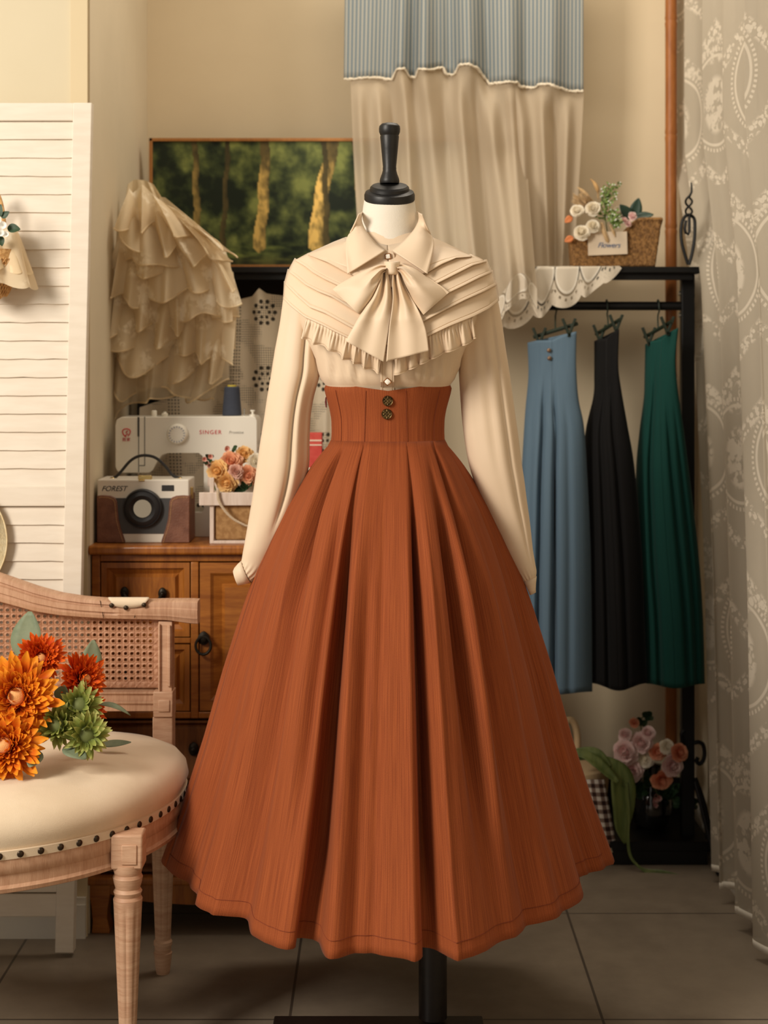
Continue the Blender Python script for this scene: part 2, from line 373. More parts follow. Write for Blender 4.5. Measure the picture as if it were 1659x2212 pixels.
MT = dict(
    wall=m_wall('cream_wall_paint', (222, 205, 174), (213, 195, 164)), wall_side=m_wall('side_wall_paint', (218, 204, 178), (208, 194, 168)), wall_pier=m_wall('pale_wall_paint', (214, 202, 174), (208, 195, 166)),
    white=M('white_baseboard_paint', (226, 220, 208), .5),
    floor=m_floor('grey_stone_tile', (146, 132, 114), (120, 107, 92), (78, 68, 58), -.185, 3.806, .6133),
    blouse=M('cream_satin_crepe', (229, 206, 178), .5, c2=(224, 200, 171), vscale=4, bump=.12, bscale=1400, spec=.3, sheen=.15, bdist=.0006),
    blouse_dark=M('gold_button_rim', (168, 120, 78), .3, .8),
    pearl=M('pearl_inlay', (250, 244, 232), .15, coat=.6),
    skirt=m_skirt('rust_worsted', (164, 86, 44), (120, 55, 27)), 
    brass=M('aged_brass', (120, 98, 62), .38, .9, c2=(60, 48, 30), vscale=220), brass_dark=M('dark_brass_recess', (38, 30, 20), .6, .4),
    neck=M('linen_form_cover', (236, 228, 214), .85, c2=(228, 219, 203), vscale=6, bump=.35, bscale=900, spec=.2),
    black_wood=M('black_lacquer_wood', (15, 13, 12), .45, c2=(20, 18, 16), vscale=30, bump=.05, bscale=260, spec=.45),
    black_pole=m_wood('dark_walnut_pole', (34, 26, 22), (22, 17, 15), 8, (1, 1, 8), .35),
    iron=M('black_iron', (17, 16, 15), .5, .3, spec=.4), dark=M('dark_board', (38, 28, 20), .7), silver=M('steel_screw', (190, 186, 178), .25, .9),
    screen=M('white_distressed_paint', (222, 210, 193), .62, c2=(228, 217, 201), vscale=9, vstretch=(1, 1, 6), bump=.1, bscale=80, spec=.35),
    screen_edge=M('white_wood_leg', (235, 226, 212), .6, bump=.1, bscale=90),
    cab=m_wood('honey_pine', (172, 106, 40), (132, 72, 22), 4, (1, 2, 9), .42, .15), cab_h=m_wood('honey_pine_rail', (170, 104, 38), (126, 68, 21), 4, (9, 2, 1), .42, .15),
    cab_dark=m_wood('dark_pine', (128, 78, 34), (88, 50, 20), 4, (9, 2, 1), .5), bronze=M('dark_bronze', (44, 38, 30), .45, .7),
    chair=m_wood('pickled_oak', (206, 168, 138), (180, 136, 106), 7, (1, 1, 10), .55, bump=.3), chair_h=m_wood('pickled_oak_rail', (204, 164, 134), (176, 132, 102), 7, (10, 1, 1), .55, bump=.3),
    cane=M('woven_cane', (188, 142, 112), .6, c2=(166, 118, 88), vscale=120, bump=.5, bscale=500), linen=M('oat_linen', (228, 208, 180), .85, c2=(220, 199, 170), vscale=9, bump=.25, bscale=900, sheen=.2),
    nail=M('bronze_nail', (62, 50, 38), .35, .7), mach=M('white_enamel', (228, 222, 208), .3, coat=.4), mach_dark=M('grey_plastic', (60, 58, 54), .5), red=M('red_print', (196, 40, 44), .5), grey=M('grey_print', (160, 155, 145), .6), blue=M('blue_print', (74, 96, 132), .6),
    navy=M('navy_thread', (52, 57, 70), .75, c2=(60, 65, 78), vscale=40, vstretch=(1, 1, 60), bump=.6, bscale=30, bstretch=(1, 1, 40)), yellow=M('yellow_cone', (190, 170, 60), .6),
    case_white=M('white_tin', (220, 211, 196), .45), case_grey=M('charcoal_tin', (66, 64, 63), .5), leather=M('brown_leather', (122, 80, 60), .5, c2=(104, 64, 46), vscale=40, bump=.3, bscale=300), stitch=M('tan_stitch', (204, 160, 104), .7), rubber=M('black_ring', (38, 37, 38), .45), mirror=M('mirror_disc', (222, 205, 180), .06, 1.),
    gold=M('gold_clasp', (214, 184, 120), .25, .9), black=M('black_print', (40, 38, 37), .5),
    crate=m_wood('whitewashed_wood', (226, 208, 194), (206, 184, 166), 7, (10, 1, 1), .7), burlap=M('burlap', (178, 138, 90), .95, c2=(156, 116, 72), vscale=90, bump=.7, bscale=500), rope=M('jute_rope', (196, 174, 146), .9, bump=.6, bscale=300),
    leafd=M('deep_green_leaf', (44, 70, 40), .5, c2=(36, 58, 34), vscale=20), leafb=M('bluish_green_leaf', (34, 56, 44), .45, c2=(44, 66, 52), vscale=20), leafg=M('grey_green_leaf', (126, 136, 108), .6, c2=(108, 120, 94), vscale=30, bump=.2, bscale=80), leafl=M('fresh_green_leaf', (112, 138, 66), .55, c2=(132, 154, 84), vscale=30),
    strap=M('olive_blade', (112, 122, 66), .45, c2=(84, 98, 48), vscale=12, vstretch=(6, 6, 1)), stem=M('stem_green', (86, 104, 58), .6), twig=M('dry_straw', (198, 160, 108), .8, c2=(176, 138, 90), vscale=40), orange_leaf=M('orange_leaf', (206, 124, 74), .6),
    p_orange=m_petal('orange_petal', (150, 36, 8), (206, 66, 12), (234, 112, 24), .6, (.2, .7, .65, 1.05)), p_yellow=m_petal('golden_petal', (156, 44, 6), (216, 98, 14), (246, 162, 40), .6, (.2, .7, .6, 1.0)), p_heart=M('pale_felt_heart', (232, 176, 116), .9, c2=(222, 160, 98), vscale=60, bump=.6, bscale=500),
    p_green=m_petal('green_bract', (96, 108, 48), (146, 156, 76), (196, 196, 120)), p_green_core=M('green_core', (104, 112, 62), .7),
    p_apricot=m_petal('apricot_petal', (232, 150, 84), (240, 186, 112), (246, 208, 144)), p_peach=m_petal('peach_petal', (222, 120, 92), (236, 158, 118), (244, 190, 150)), p_rose=m_petal('dusty_rose_petal', (190, 110, 100), (220, 160, 140), (236, 196, 176)),
    p_white=m_petal('ivory_petal', (222, 196, 150), (240, 228, 204), (246, 238, 220)), p_blush=m_petal('blush_petal', (206, 132, 132), (226, 178, 174), (240, 214, 206)), p_coral=m_petal('coral_petal', (206, 96, 70), (228, 138, 102), (240, 176, 140)), p_snow=m_petal('white_petal', (240, 238, 230), (248, 247, 242), (252, 251, 248)),
    wicker=M('brown_wicker', (158, 116, 66), .75, c2=(108, 74, 38), vscale=160, bump=.6, bscale=260), wicker_light=M('light_wicker', (214, 170, 112), .75, c2=(182, 134, 80), vscale=140, bump=.6, bscale=260), straw=M('pale_straw', (238, 220, 178), .75, c2=(228, 206, 160), vscale=100, bump=.15, bscale=240),
    sign=M('sign_board', (214, 196, 172), .7), pampas=M('pampas_plume', (206, 176, 134), .95, c2=(188, 156, 112), vscale=80, bump=.8, bscale=400),
    bamboo=m_wood('bamboo_culm', (164, 102, 50), (138, 80, 36), 5, (3, 3, 1), .45), blue_skirt=m_skirt('blue_worsted', (98, 120, 136), (84, 106, 124), .5), black_skirt=m_skirt('black_worsted', (20, 19, 19), (14, 13, 13), .5), green_skirt=m_skirt('bottle_green_worsted', (22, 74, 66), (16, 60, 54), .5),
    hanger=M('green_plastic_hanger', (34, 44, 32), .5), button_dark=M('dark_button', (70, 56, 42), .4, .5),
    sheer=m_sheer('cream_voile', (208, 192, 168), .86), valance=m_stripes('blue_ticking', (174, 172, 162), (120, 133, 140), 62), fray=M('cream_fray', (230, 218, 196), .95, bump=.8, bscale=300), curtain_lace=m_curtain_lace('net_lace', (200, 189, 170), (222, 211, 192)), hem=M('net_hem', (232, 224, 208), .9),
    runner=m_runner('white_scallop_lace', (226, 214, 194), (246, 238, 222)), embroid=m_embroid('cream_embroidered_organza', (240, 222, 190), (252, 240, 216), .84), organza=m_sheer('plain_organza', (236, 220, 192), .66, .4), lace_gold=m_embroid('ecru_lace', (240, 220, 184), (246, 230, 196), .9, 30), crochet=m_crochet('ecru_crochet', (226, 212, 188)),
    gingham=m_gingham('brown_gingham', (226, 214, 200), (56, 32, 26), (136, 112, 98)), glass_dark=M('smoky_glass', (26, 25, 23), .06, spec=.6, coat=.6), cream=M('cream_wicker_lid', (214, 184, 142), .8, bump=.5, bscale=200), paint=m_vcol('oil_paint'), frame=m_wood('thin_oak_frame', (176, 120, 62), (150, 96, 44), 6, (8, 1, 1), .5), red_box=M('red_carton', (192, 58, 50), .6, c2=(206, 84, 72), vscale=30), carton=M('cream_carton', (230, 214, 190), .7),
)
# ------------------------------------------------------------------ room, camera, light
WY, PY = 4.56, 3.66                      # back wall, face of the left pier
XL = PX(188, PY); XR = .86
def wall(name, a, b, mat): 
    m = MB(); m.span(a, b); o = m.build(name, mat, smooth=False); return struct(o)
wall('floor', (-3.2, -.6, -.1), (3.2, 4.8, 0), MT['floor'])
wall('wall_back', (XL - .02, WY, 0), (2.2, WY + .12, 2.9), MT['wall'])
wall('wall_left', (-3.2, PY, 0), (XL, WY + .1, 2.9), MT['wall_pier'])
m = MB(); m.span((XL, PY + .012, 0), (XL + .004, WY, 2.9)); struct(m.build('wall_alcove', MT['wall_side'], smooth=False))
wall('wall_right', (XR, -.6, 0), (XR + .12, WY, 2.9), MT['wall_side'])
m = MB(); m.span((PX(154, PY), PY - .008, 0), (XL + .002, PY, 2.9)); struct(m.build('trim_1', M('warm_corner_bead', (214, 196, 160), .7), smooth=False))
m = MB(); m.span((-3.2, PY - .022, 0), (XL, PY - .008, .075)); m.span((-3.2, PY - .017, .075), (XL, PY - .008, .09)); struct(m.build('baseboard_left', MT['white'], smooth=False))
m = MB(); m.span((XL + .6, WY - .014, 0), (XR, WY, .09)); struct(m.build('baseboard_back', MT['white'], smooth=False))
m = MB(); m.span((XR - .014, -.6, 0), (XR, WY - .014, .09)); struct(m.build('baseboard_right', MT['white'], smooth=False))

cam = bpy.data.cameras.new('camera'); co = bpy.data.objects.new('camera', cam); COL.objects.link(co)
co.location = (0, 0, H); co.rotation_euler = (PI / 2, 0, 0)
cam.sensor_fit = 'VERTICAL'; cam.sensor_width = 36; cam.sensor_height = 36; cam.lens = F / 2212 * 36
cam.shift_y = -(1106 - HY) / 2212; cam.shift_x = 0
cam.dof.use_dof = True; cam.dof.focus_distance = 3.0; cam.dof.aperture_fstop = 4.2; cam.clip_start = .05
sc.camera = co

def area(name, loc, target, size, power, color, sy=None):
    l = bpy.data.lights.new(name, 'AREA'); l.energy = power; l.color = color; l.size = size
    if sy: l.shape = 'RECTANGLE'; l.size_y = sy
    o = bpy.data.objects.new(name, l); COL.objects.link(o); o.location = loc
    o.rotation_euler = (Vector(target) - Vector(loc)).to_track_quat('-Z', 'Y').to_euler(); return o
area('window_daylight', (-2.25, 1.05, 2.4), (.0, 3.3, 1.0), .9, 112, (1., .915, .80), 1.2)
area('ceiling_lamp', (.25, 3.75, 2.86), (.25, 4.1, 0), .9, 13, (1., .88, .72), .5)
w = bpy.data.worlds.new('world'); sc.world = w; w.use_nodes = True
bg = w.node_tree.nodes['Background']; bg.inputs[0].default_value = (1., .92, .80, 1); bg.inputs[1].default_value = .36
sc.view_settings.view_transform = 'Standard'; sc.view_settings.look = 'None'; sc.view_settings.exposure = 0; sc.view_settings.gamma = 1
sc.cycles.transparent_max_bounces = 24; sc.cycles.max_bounces = 8; sc.cycles.diffuse_bounces = 4
# ------------------------------------------------------------------ dress form, blouse, bow, skirt
YC = 3.2; XC = PX(838, YC)
def profY(x, y, wt, dt, c=838, n=2.2):
    w = interp(y, wt); d = interp(y, dt); dx = min(1., abs(x - c) / w)
    return YC - d * (1 - dx ** n) ** (1 / n)
def yokeY(x, y):
    return profY(x, y, [(515, 95), (540, 150), (560, 208), (590, 221), (620, 230), (650, 236), (700, 240), (840, 242)],
                 [(515, .062), (560, .088), (620, .118), (690, .134), (760, .134), (850, .105)], 842)
BW = [(505, 66), (520, 88), (540, 140), (562, 196), (620, 205), (700, 190), (770, 160), (800, 150), (824, 143), (834, 131), (850, 128)]
BD = [(505, .052), (520, .058), (560, .078), (620, .102), (690, .118), (760, .116), (815, .1035), (826, .0985), (836, .086), (850, .082)]
def bodyY(x, y): return profY(x, y, BW, BD)

# ---- form
form = thing('dress_form', 'linen dress form with a black turned wooden neck cap, wearing blouse and skirt', 'dress form', (XC, YC, 0))
m = MB(); rows = []
for y, w, d in ((424, 51, .046), (430, 54, .049), (450, 57, .052), (470, 59, .054), (495, 60.5, .056), (515, 63, .057), (535, 84, .062), (560, 150, .07), (590, 185, .08), (680, 178, .1), (770, 140, .098), (840, 112, .08), (900, 104, .072), (960, 112, .08), (1060, 150, .1), (1200, 165, .11)):
    rows.append([Vector((PX(841 if y < 530 else 838, YC) + math.sin(a) * w * YC / F, YC - math.cos(a) * d, PZ(y, YC))) for a in [2 * PI * k / 48 for k in range(48)]])
m.grid(rows, closed=True, uv=False, caps=True); m.build('linen_torso', MT['neck'], form)
tilt = Euler((math.radians(19), 0, 0)); cz = PZ(433, YC); px = YC / F
def hp(r, y): return (r * px, (436 - y) * px)
m = MB(); m.lathe([hp(0, 438), hp(52, 438), hp(54.5, 434), hp(54.5, 424), hp(52, 418), hp(43, 414), hp(42, 408), hp(38, 404), hp(24, 401), hp(0, 401)], (PX(841.5, YC), YC - .004, cz), 64, tilt)
m.build('neck_cap', MT['black_wood'], form, sharp=30)
m = MB(); m.lathe([hp(0, 404), hp(20, 404), hp(21.5, 400), hp(20.5, 394), hp(16.5, 383), hp(14.6, 375), hp(15, 372), hp(14.4, 369), hp(18, 330), hp(20.4, 304), hp(19.6, 301), hp(20.6, 299), hp(22.5, 294), hp(23, 287), hp(22, 281), hp(17, 276), hp(8, 274), hp(0, 273.5)], (PX(841.5, YC), YC - .004, cz + .004), 48, Euler((math.radians(2), 0, 0)))
m.build('handle', MT['black_wood'], form, sharp=35)
pY = 3.13
m = MB(); m.lathe([(.0272, .03), (.0272, .9)], (PX(935, pY), pY, 0), 40); m.build('pole', MT['black_pole'], form)
m = MB(); m.span((PX(588, 3.1), 3.05, 0), (PX(1046, 3.1), 3.158, .022)); m.build('base', MT['black_pole'], form, smooth=False, bevel=.003)

# ---- skirt
skirt = thing('long_skirt', 'rust brown high-waisted pleated long skirt on the dress form', 'skirt', (XC, YC, .3))
hem_px = [(358, 1873), (371, 1887), (396, 1908), (418, 1925), (427, 1931), (424, 1945), (421, 1954), (434, 1964), (459, 1974), (494, 1989), (528, 2005), (559, 2019), (575, 2036), (600, 2048), (619, 2052), (634, 2050), (639, 2046), (634, 2034), (629, 2029), (640, 2027), (653, 2026), (675, 2029), (690, 2036), (694, 2048), (698, 2058), (704, 2066), (729, 2071), (757, 2066), (782, 2061), (801, 2060), (829, 2065), (859, 2069), (878, 2072), (900, 2074), (909, 2072), (913, 2066), (909, 2052), (905, 2047), (914, 2046), (928, 2048), (940, 2051), (953, 2058), (969, 2067), (985, 2072), (1001, 2072), (1023, 2066), (1051, 2054), (1073, 2038), (1098, 2024), (1129, 2013), (1157, 2002), (1186, 1985), (1201, 1972), (1229, 1963), (1251, 1950), (1259, 1940), (1260, 1930), (1252, 1908), (1246, 1898), (1258, 1892), (1283, 1886), (1303, 1879), (1309, 1871)]
top_map = [(358, 714), (421, 722), (463, 735), (575, 757), (636, 785.5), (668, 788), (699, 790.5), (757, 814), (801, 838), (859, 861), (910, 878), (925, 880.5), (952, 884), (1001, 901), (1098, 925), (1129, 936), (1200, 948), (1260, 958), (1309, 967)]
S_TAB = [(0, 0), (.005, .002), (.012, .013), (.022, .034), (.035, .064), (.06, .112), (.098, .175), (.158, .27), (.229, .358), (.305, .44), (.403, .525), (.545, .637), (.708, .752), (.86, .873), (1, 1)]
zt, zh = PZ(950, YC), .301
def wring(a, w, d, z): return Vector((XC + math.sin(a) * w, YC - math.cos(a) * d, z))
hem = []
for (xa, ya), (xb, yb) in zip(hem_px, hem_px[1:] + [hem_px[-1]]):
    n = max(1, int(math.hypot(xb - xa, yb - ya) / 5))
    for k in range(n): hem.append((lerp(xa, xb, k / n), lerp(ya, yb, k / n)))
# light smoothing so that folds turn like cloth
for _ in range(1):
    hem = [hem[0]] + [tuple(.16 * a + .68 * b + .16 * c for a, b, c in zip(hem[i - 1], hem[i], hem[i + 1])) for i in range(1, len(hem) - 1)] + [hem[-1]]
cols = []
W0, D0 = 122.6 * px, 122.6 * px * .74
run = 0.
tm_x = []
lastx = 0
for x, y in hem:
    Y = 3481.3 / (y - HY)
    # follow the order of the hem even where a fold runs back underneath
    xt = interp(max(x, lastx * 0 + x), top_map)
    X = PX(x, Y); q = clamp((xt - 838) / 127., -.999, .999); a = math.asin(q)
    cols.append((Vector((X, Y, zh)), wring(a, W0, D0, zt), x))
ex = [(496, 15, .034, lambda v: sstep(.004, .07, v) * (1 - sstep(.16, .42, v))), (468, 9, -.012, lambda v: sstep(.01, .08, v) * (1 - sstep(.2, .5, v))), (1140, 13, .030, lambda v: sstep(.004, .07, v) * (1 - sstep(.12, .3, v))), (668, 26, .030, lambda v: sstep(.08, .4, v) * (1 - sstep(.8, 1., v))), (930, 13, .035, lambda v: sstep(.05, .3, v) * (1 - sstep(.8, 1., v))), (463, 7, -.006, lambda v: sstep(.1, .5, v)), (715, 10, -.008, lambda v: sstep(.1, .4, v)), (893, 10, -.010, lambda v: sstep(.1, .4, v)), (985, 10, -.010, lambda v: sstep(.1, .4, v)), (505, 26, .030, lambda v: sstep(.1, .5, v)), (556, 16, -.012, lambda v: sstep(.15, .5, v)), (602, 16, .028, lambda v: sstep(.05, .3, v) * (1 - sstep(.6, .95, v))),
      (760, 20, .012, lambda v: sstep(.1, .5, v)), (806, 14, .007, lambda v: sstep(.1, .4, v) * (1 - .5 * v)), (1066, 17, .045, lambda v: sstep(.02, .3, v) * (1 - sstep(.5, 1., v))), (1104, 16, -.024, lambda v: sstep(.05, .4, v) * (1 - .6 * sstep(.6, 1., v))), (1150, 16, .030, lambda v: sstep(.03, .3, v) * (1 - .5 * v)), (1195, 14, -.012, lambda v: sstep(.1, .4, v)), (395, 12, .010, lambda v: sstep(.1, .5, v)), (1284, 10, .010, lambda v: sstep(.1, .5, v))]
NB = 70
for k in range(1, NB):
    a = PI * k / NB; rp = .018 * math.sin(9 * a)
    b = Vector((XC + (.436 + rp) * math.cos(a), 3.185 + (.385 + rp) * math.sin(a), zh)); cols.append((b, wring(PI / 2 + a, W0, D0, zt), None))
NV = 64; rows = []; L = [0.]
for (a, _, _), (b, _, _) in zip(cols, cols[1:]): L.append(L[-1] + (a - b).length)
uvs = []
for i in range(NV + 1):
    v = i / NV; s = interp(v, S_TAB); row = []
    for j, (h, t, x) in enumerate(cols):
        p = Vector((lerp(t.x, h.x, s), lerp(t.y, h.y, s), lerp(t.z, h.z, v)))
        if x is not None:
            for c, wd, am, pf in ex: 
                g = math.exp(-((x - c) / wd) ** 2) * am * pf(v); r = Vector((p.x - XC, p.y - YC, 0)).normalized(); p -= r * g
        row.append(p); uvs.append((L[j], 1 - v * .85))
    rows.append(row)
m = MB(); m.grid([r + [r[0].copy()] for r in rows], uvs=[u for i in range(NV + 1) for u in uvs[i * len(cols):(i + 1) * len(cols)] + [(L[-1] + .01, uvs[i * len(cols)][1])]])
m.build('skirt_panel', MT['skirt'], skirt, solid=.0014, sharp=180)
# hem stitch line
m = MB(); k0 = int(.972 * NV)
st = [rows[k0][j] + (rows[k0][j] - Vector((XC, YC, rows[k0][j].z))).normalized() * .0015 for j in range(len(hem))]
m.tube(st, .0005, 4); m.build('hem_stitching', M('rust_thread', (116, 48, 24), .9), skirt)
# waistband
WT = [(826, 130), (833, 137), (840, 138), (856, 134), (870, 130), (885, 126), (905, 122.5), (930, 121.8), (945, 122.3), (955, 123.7)]
m = MB(); rws = []; uvs = []
NA = 96
def wb_top(a):
    f = math.cos(a)
    return 833 + (9.5 * clamp(1 - abs(math.sin(a)) / .62) if f > 0 else 0) - (3 * abs(math.sin(a)))
for i in range(15):
    t = i / 14; row = []
    for k in range(NA + 1):
        a = 2 * PI * k / NA; y = lerp(wb_top(a), 955, t); w = interp(y, WT) * px
        row.append(wring(a, w, w * .74, PZ(y, YC))); uvs.append((a * .13, PZ(y, YC)))
    rws.append(row)
m.grid(rws, uvs=uvs); m.build('waistband', MT['skirt'], skirt, sharp=180)
seam_mat = M('dark_rust_thread', (112, 46, 24), .9)
for xt in (740, 790, 877, 935):          # stitched seams
    pts = []
    for y in range(842, 952, 6):
        xx = 838 + (xt - 838) * (interp(y, WT) / 122.) * 1.0 if abs(xt - 838) > 60 else xt + (y - 900) * (-.03 if xt < 838 else .03)
        w = interp(y, WT); a = math.asin(clamp((xx - 838) / w, -.99, .99)); pts.append(wring(a, w * px + .0012, w * px * .74 + .0012, PZ(y, YC)))
    m = MB(); m.tube(pts, .00045, 4); m.build('seam_stitching', seam_mat, skirt)
m = MB(); m.tube([wring(-1.5, 133 * px + .001, .093, PZ(858, YC)), wring(-1.52, 131 * px + .003, .09, PZ(868, YC)), wring(-1.5, 129 * px + .004, .09, PZ(880, YC))], [.0012, .0022, .0014], 6); m.build('zip_pull', M('dark_red_zip', (96, 26, 22), .5), skirt)
def skirt_button(x, y):
    w = interp(y, WT) * px; c = Vector((PX(x, YC - .09), YC - w * .74 - .0005, PZ(y, YC - .09) - .0))
    R = Euler((PI / 2, 0, 0)); r = .0102
    m = MB(); m.lathe([(0, -.001), (r * .8, -.001), (r, .001), (r, .0028), (r * .93, .0040), (r * .86, .0036), (r * .82, .0026), (0, .003)], c, 40, R); b = m.build('button', MT['brass'], skirt, sharp=30)
    m = MB()                                       # raised basket-weave lattice
    for k in (-2, -1, 0, 1, 2):
        o = k * r * .30; hl = math.sqrt(max(0, (r * .82) ** 2 - o * o))
        for ax in (0, 1):
            pts = []
            for q in range(9):
                u = lerp(-hl, hl, q / 8); wv = .0030 + .0006 * math.sin(u / (r * .3) * PI + (k % 2) * PI + ax * PI)
                pts.append(c + (Vector((o, -wv, u)) if ax else Vector((u, -wv, o))))
            m.tube(pts, .00085, 6)
    m.build('lattice', MT['brass'], b)
skirt_button(837.6, 866); skirt_button(835.6, 894.5)

# ---- blouse
bl = thing('blouse', 'cream long-sleeved blouse with pleated yoke, ruffle and pointed collar on the dress form', 'blouse', (XC, YC, PZ(850, YC)))
BM = MT['blouse']
m = MB(); rows = []
ys = [505, 512, 520, 528, 536, 544, 552, 560, 568, 580, 595, 610, 630, 650, 670, 690, 710, 730, 745, 760, 775, 790, 800, 810, 820, 830, 838, 846, 853]
for y in ys:
    w = interp(y, BW) * px; d = interp(y, BD); row = []
    for k in range(120):
        a = 2 * PI * k / 120; ca, sa = math.cos(a), math.sin(a)
        q = (abs(sa) ** 2.2 + abs(ca) ** 2.2) ** (-1 / 2.2)
        g = sstep(735, 800, y) * (1 - sstep(808, 834, y)); rp = 1.
        X = sa * q * w * F / YC
        if ca > 0:
            rp += g * sstep(38, 60, abs(X)) * (.045 * math.sin(abs(X) * .30 + .4 + X * .04) + .03 * math.sin(X * .13))
        row.append(Vector((XC + sa * q * w * (1 + (rp - 1) * .3), YC - ca * q * d * rp, PZ(y, YC))))
    rows.append(row)
m.grid(rows, closed=True, uv=False); m.build('bodice', BM, bl, sharp=180)

def band(x0, e_up, e_lo, n=46):
    """one stitched pleat of the yoke lying over the pleat below it"""
    up, lo = polyline(e_up, n), polyline(e_lo, n); rows = []
    prof = [(0, -.001), (.25, .002), (.55, .006), (.80, .0098), (.835, .0089), (.86, .0104), (.93, .0120), (.975, .0126), (1.0, .0105), (1.0, .0005)]
    for t, off in prof:
        rows.append([P(*(lambda x, y: (x, y, yokeY(x, y) - off))(lerp(a[0], b[0], t), lerp(a[1], b[1], t))) for a, b in zip(up, lo)])
    return rows
EL = [[(748, 512), (720, 523), (690, 535), (660, 550)],
      [(745, 516), (667.5, 551), (707, 566), (748, 588), (790, 606), (838, 625)],
      [(637, 562.5), (660, 576), (675.5, 588.6), (701, 603), (729, 616), (780, 636), (838, 660)],
      [(622, 586), (640, 599), (660, 615.5), (688, 630), (716.6, 641), (748, 660), (777, 678), (838, 706)],
      [(614, 612), (642, 640), (669, 664), (701, 676), (732, 693), (759, 708), (838, 745)],
      [(612, 645), (630, 663), (658, 685), (698, 703), (724.5, 717), (750, 729), (838, 768)]]
ER = [[(932, 512), (960, 524), (990, 538), (1019, 553)],
      [(935, 516), (1019, 554), (985, 557), (955, 570), (925, 587), (890, 602), (842, 622)],
      [(1051, 565), (1022.5, 572.6), (989, 589.5), (946.6, 611), (900, 632), (842, 655)],
      [(1063, 588), (1036, 599.6), (1002, 616.5), (972, 631), (920, 657), (842, 692)],
      [(1073, 615), (1044.5, 630), (1006, 647), (963.5, 668), (913, 695), (842, 730)],
      [(1078, 649), (1056, 667), (1022.5, 684), (972, 704), (923, 727), (842, 765)]]
def up_of(e, d=9):     # a pleat's hidden upper edge runs under the pleat above
    return e
for side, E in (('l', EL), ('r', ER)):
    m = MB()
    m.grid(band(0, polyline([(748 if side == 'l' else 932, 514), (838 if side == 'l' else 842, 560)], 8), E[1][1:]), uv=False) if False else None
    # plain shoulder piece beside the collar
    a = E[0]; b = E[1][1:]
    top = [(a[-1][0], a[-1][1]), (a[1][0], a[1][1]), (a[0][0], a[0][1]), (838, 530)]
    m.grid(band(0, top, b), uv=False); m.build('yoke', BM, bl, solid=.0012, sharp=35)
    for k in range(1, 5):
        up = [(x, y - 5) for x, y in (E[k][1:] if k == 1 else E[k])]; m = MB(); m.grid(band(0, up, E[k + 1]), uv=False)
        m.build('yoke_pleat', BM, bl, solid=.0012, sharp=35)
# ruffle under the yoke
def ruffle(top, bot, ph):
    n = 120; T = polyline(top, n); B = polyline(bot, n); rows = []
    for i in range(9):
        t = i / 8; row = []
        for j in range(n):
            s = j / (n - 1); x, y = lerp(T[j][0], B[j][0], t), lerp(T[j][1], B[j][1], t)
            w1 = math.sin(s * 2 * PI * 6.2 + ph + 1.2 * math.sin(s * 9)); w2 = math.sin(s * 2 * PI * 24)
            x += 3.2 * t * math.cos(s * 2 * PI * 6.2 + ph + .9 + 1.2 * math.sin(s * 9)); y += t * t * (2.2 * w1)
            off = .006 + .010 * t + .0075 * w1 * t ** .8 + .0026 * w2 * (1 - t) * min(1, t * 5)
            row.append(P(x, y, min(yokeY(x, y) + .014 * t, bodyY(x, y) - .003 if abs(x - 838) < 150 else 9) - off))
        rows.append(row)
    m = MB(); m.grid(rows, uv=False); r = m.build('ruffle', BM, bl, solid=.0009, sharp=180)
    m = MB(); m.tube(rows[-1], .0011, 5); m.build('rolled_edge', BM, r)
ruffle([(661, 687), (698, 702), (724, 716), (750, 728), (790, 746), (824, 761)], [(651, 727), (675, 741), (697, 748), (720, 758), (745, 775), (770, 785), (795, 797), (822, 806)], .4)
ruffle([(1021, 685), (972, 704), (923, 727), (890, 742), (853, 760)], [(1030, 728), (1010, 742), (985, 754), (955, 764), (930, 777), (905, 788), (880, 801), (853, 810)], 1.5)
# placket with buttons
def strip(x0, x1, y0, y1, off, n=24, yf=bodyY):
    rows = []
    for i in range(n + 1):
        y = lerp(y0, y1, i / n); rows.append([P(x, y, yf((x0 + x1) / 2, y) - o * (1 - .85 * sstep(829, 839, y))) for x, o in ((x0, off - .003), (x0 + .5, off), (lerp(x0, x1, .33), off + .0004), (lerp(x0, x1, .67), off + .0004), (x1 - .5, off), (x1, off - .003))])
    return rows
m = MB(); m.grid(strip(821.5, 851.5, 575, 848, .011), uv=False); m.build('placket', BM, bl, sharp=30)
m = MB(); m.tube([r[1] + Vector((.0035, -.0006, 0)) for r in strip(821.5, 851.5, 575, 848, .011)], .0004, 4); m.tube([r[4] + Vector((-.0035, -.0006, 0)) for r in strip(821.5, 851.5, 575, 848, .011)], .0004, 4); m.build('placket_stitching', M('beige_thread', (206, 180, 146), .9), bl)
def pearl_button(x, y, Y, a=0., r=.0068):
    R = Euler((PI / 2, 0, 0)); c = P(x, y, Y)
    def sq(an, z): return (abs(math.cos(an)) ** 5 + abs(math.sin(an)) ** 5) ** (-1 / 5) * .94
    def rot(prof, name, mt, par): 
        mm = MB(); mm.lathe(prof, c, 40, R, sq); 
        for v in mm.v:
            d = v - c; ca, sa = math.cos(a), math.sin(a); v.x, v.z = c.x + d.x * ca - d.z * sa, c.z + d.x * sa + d.z * ca
        return mm.build(name, mt, par, sharp=30)
    b = rot([(0, 0), (r * .95, 0), (r, .001), (r, .003), (r * .9, .0038), (r * .76, .003), (0, .003)], 'button', MT['blouse_dark'], bl)
    rot([(0, .0026), (r * .72, .0026), (r * .70, .0034), (r * .4, .0042), (0, .0045)], 'pearl_face', MT['pearl'], b)
pearl_button(837, 824.5, bodyY(838, 824) - .0115, PI / 4); 
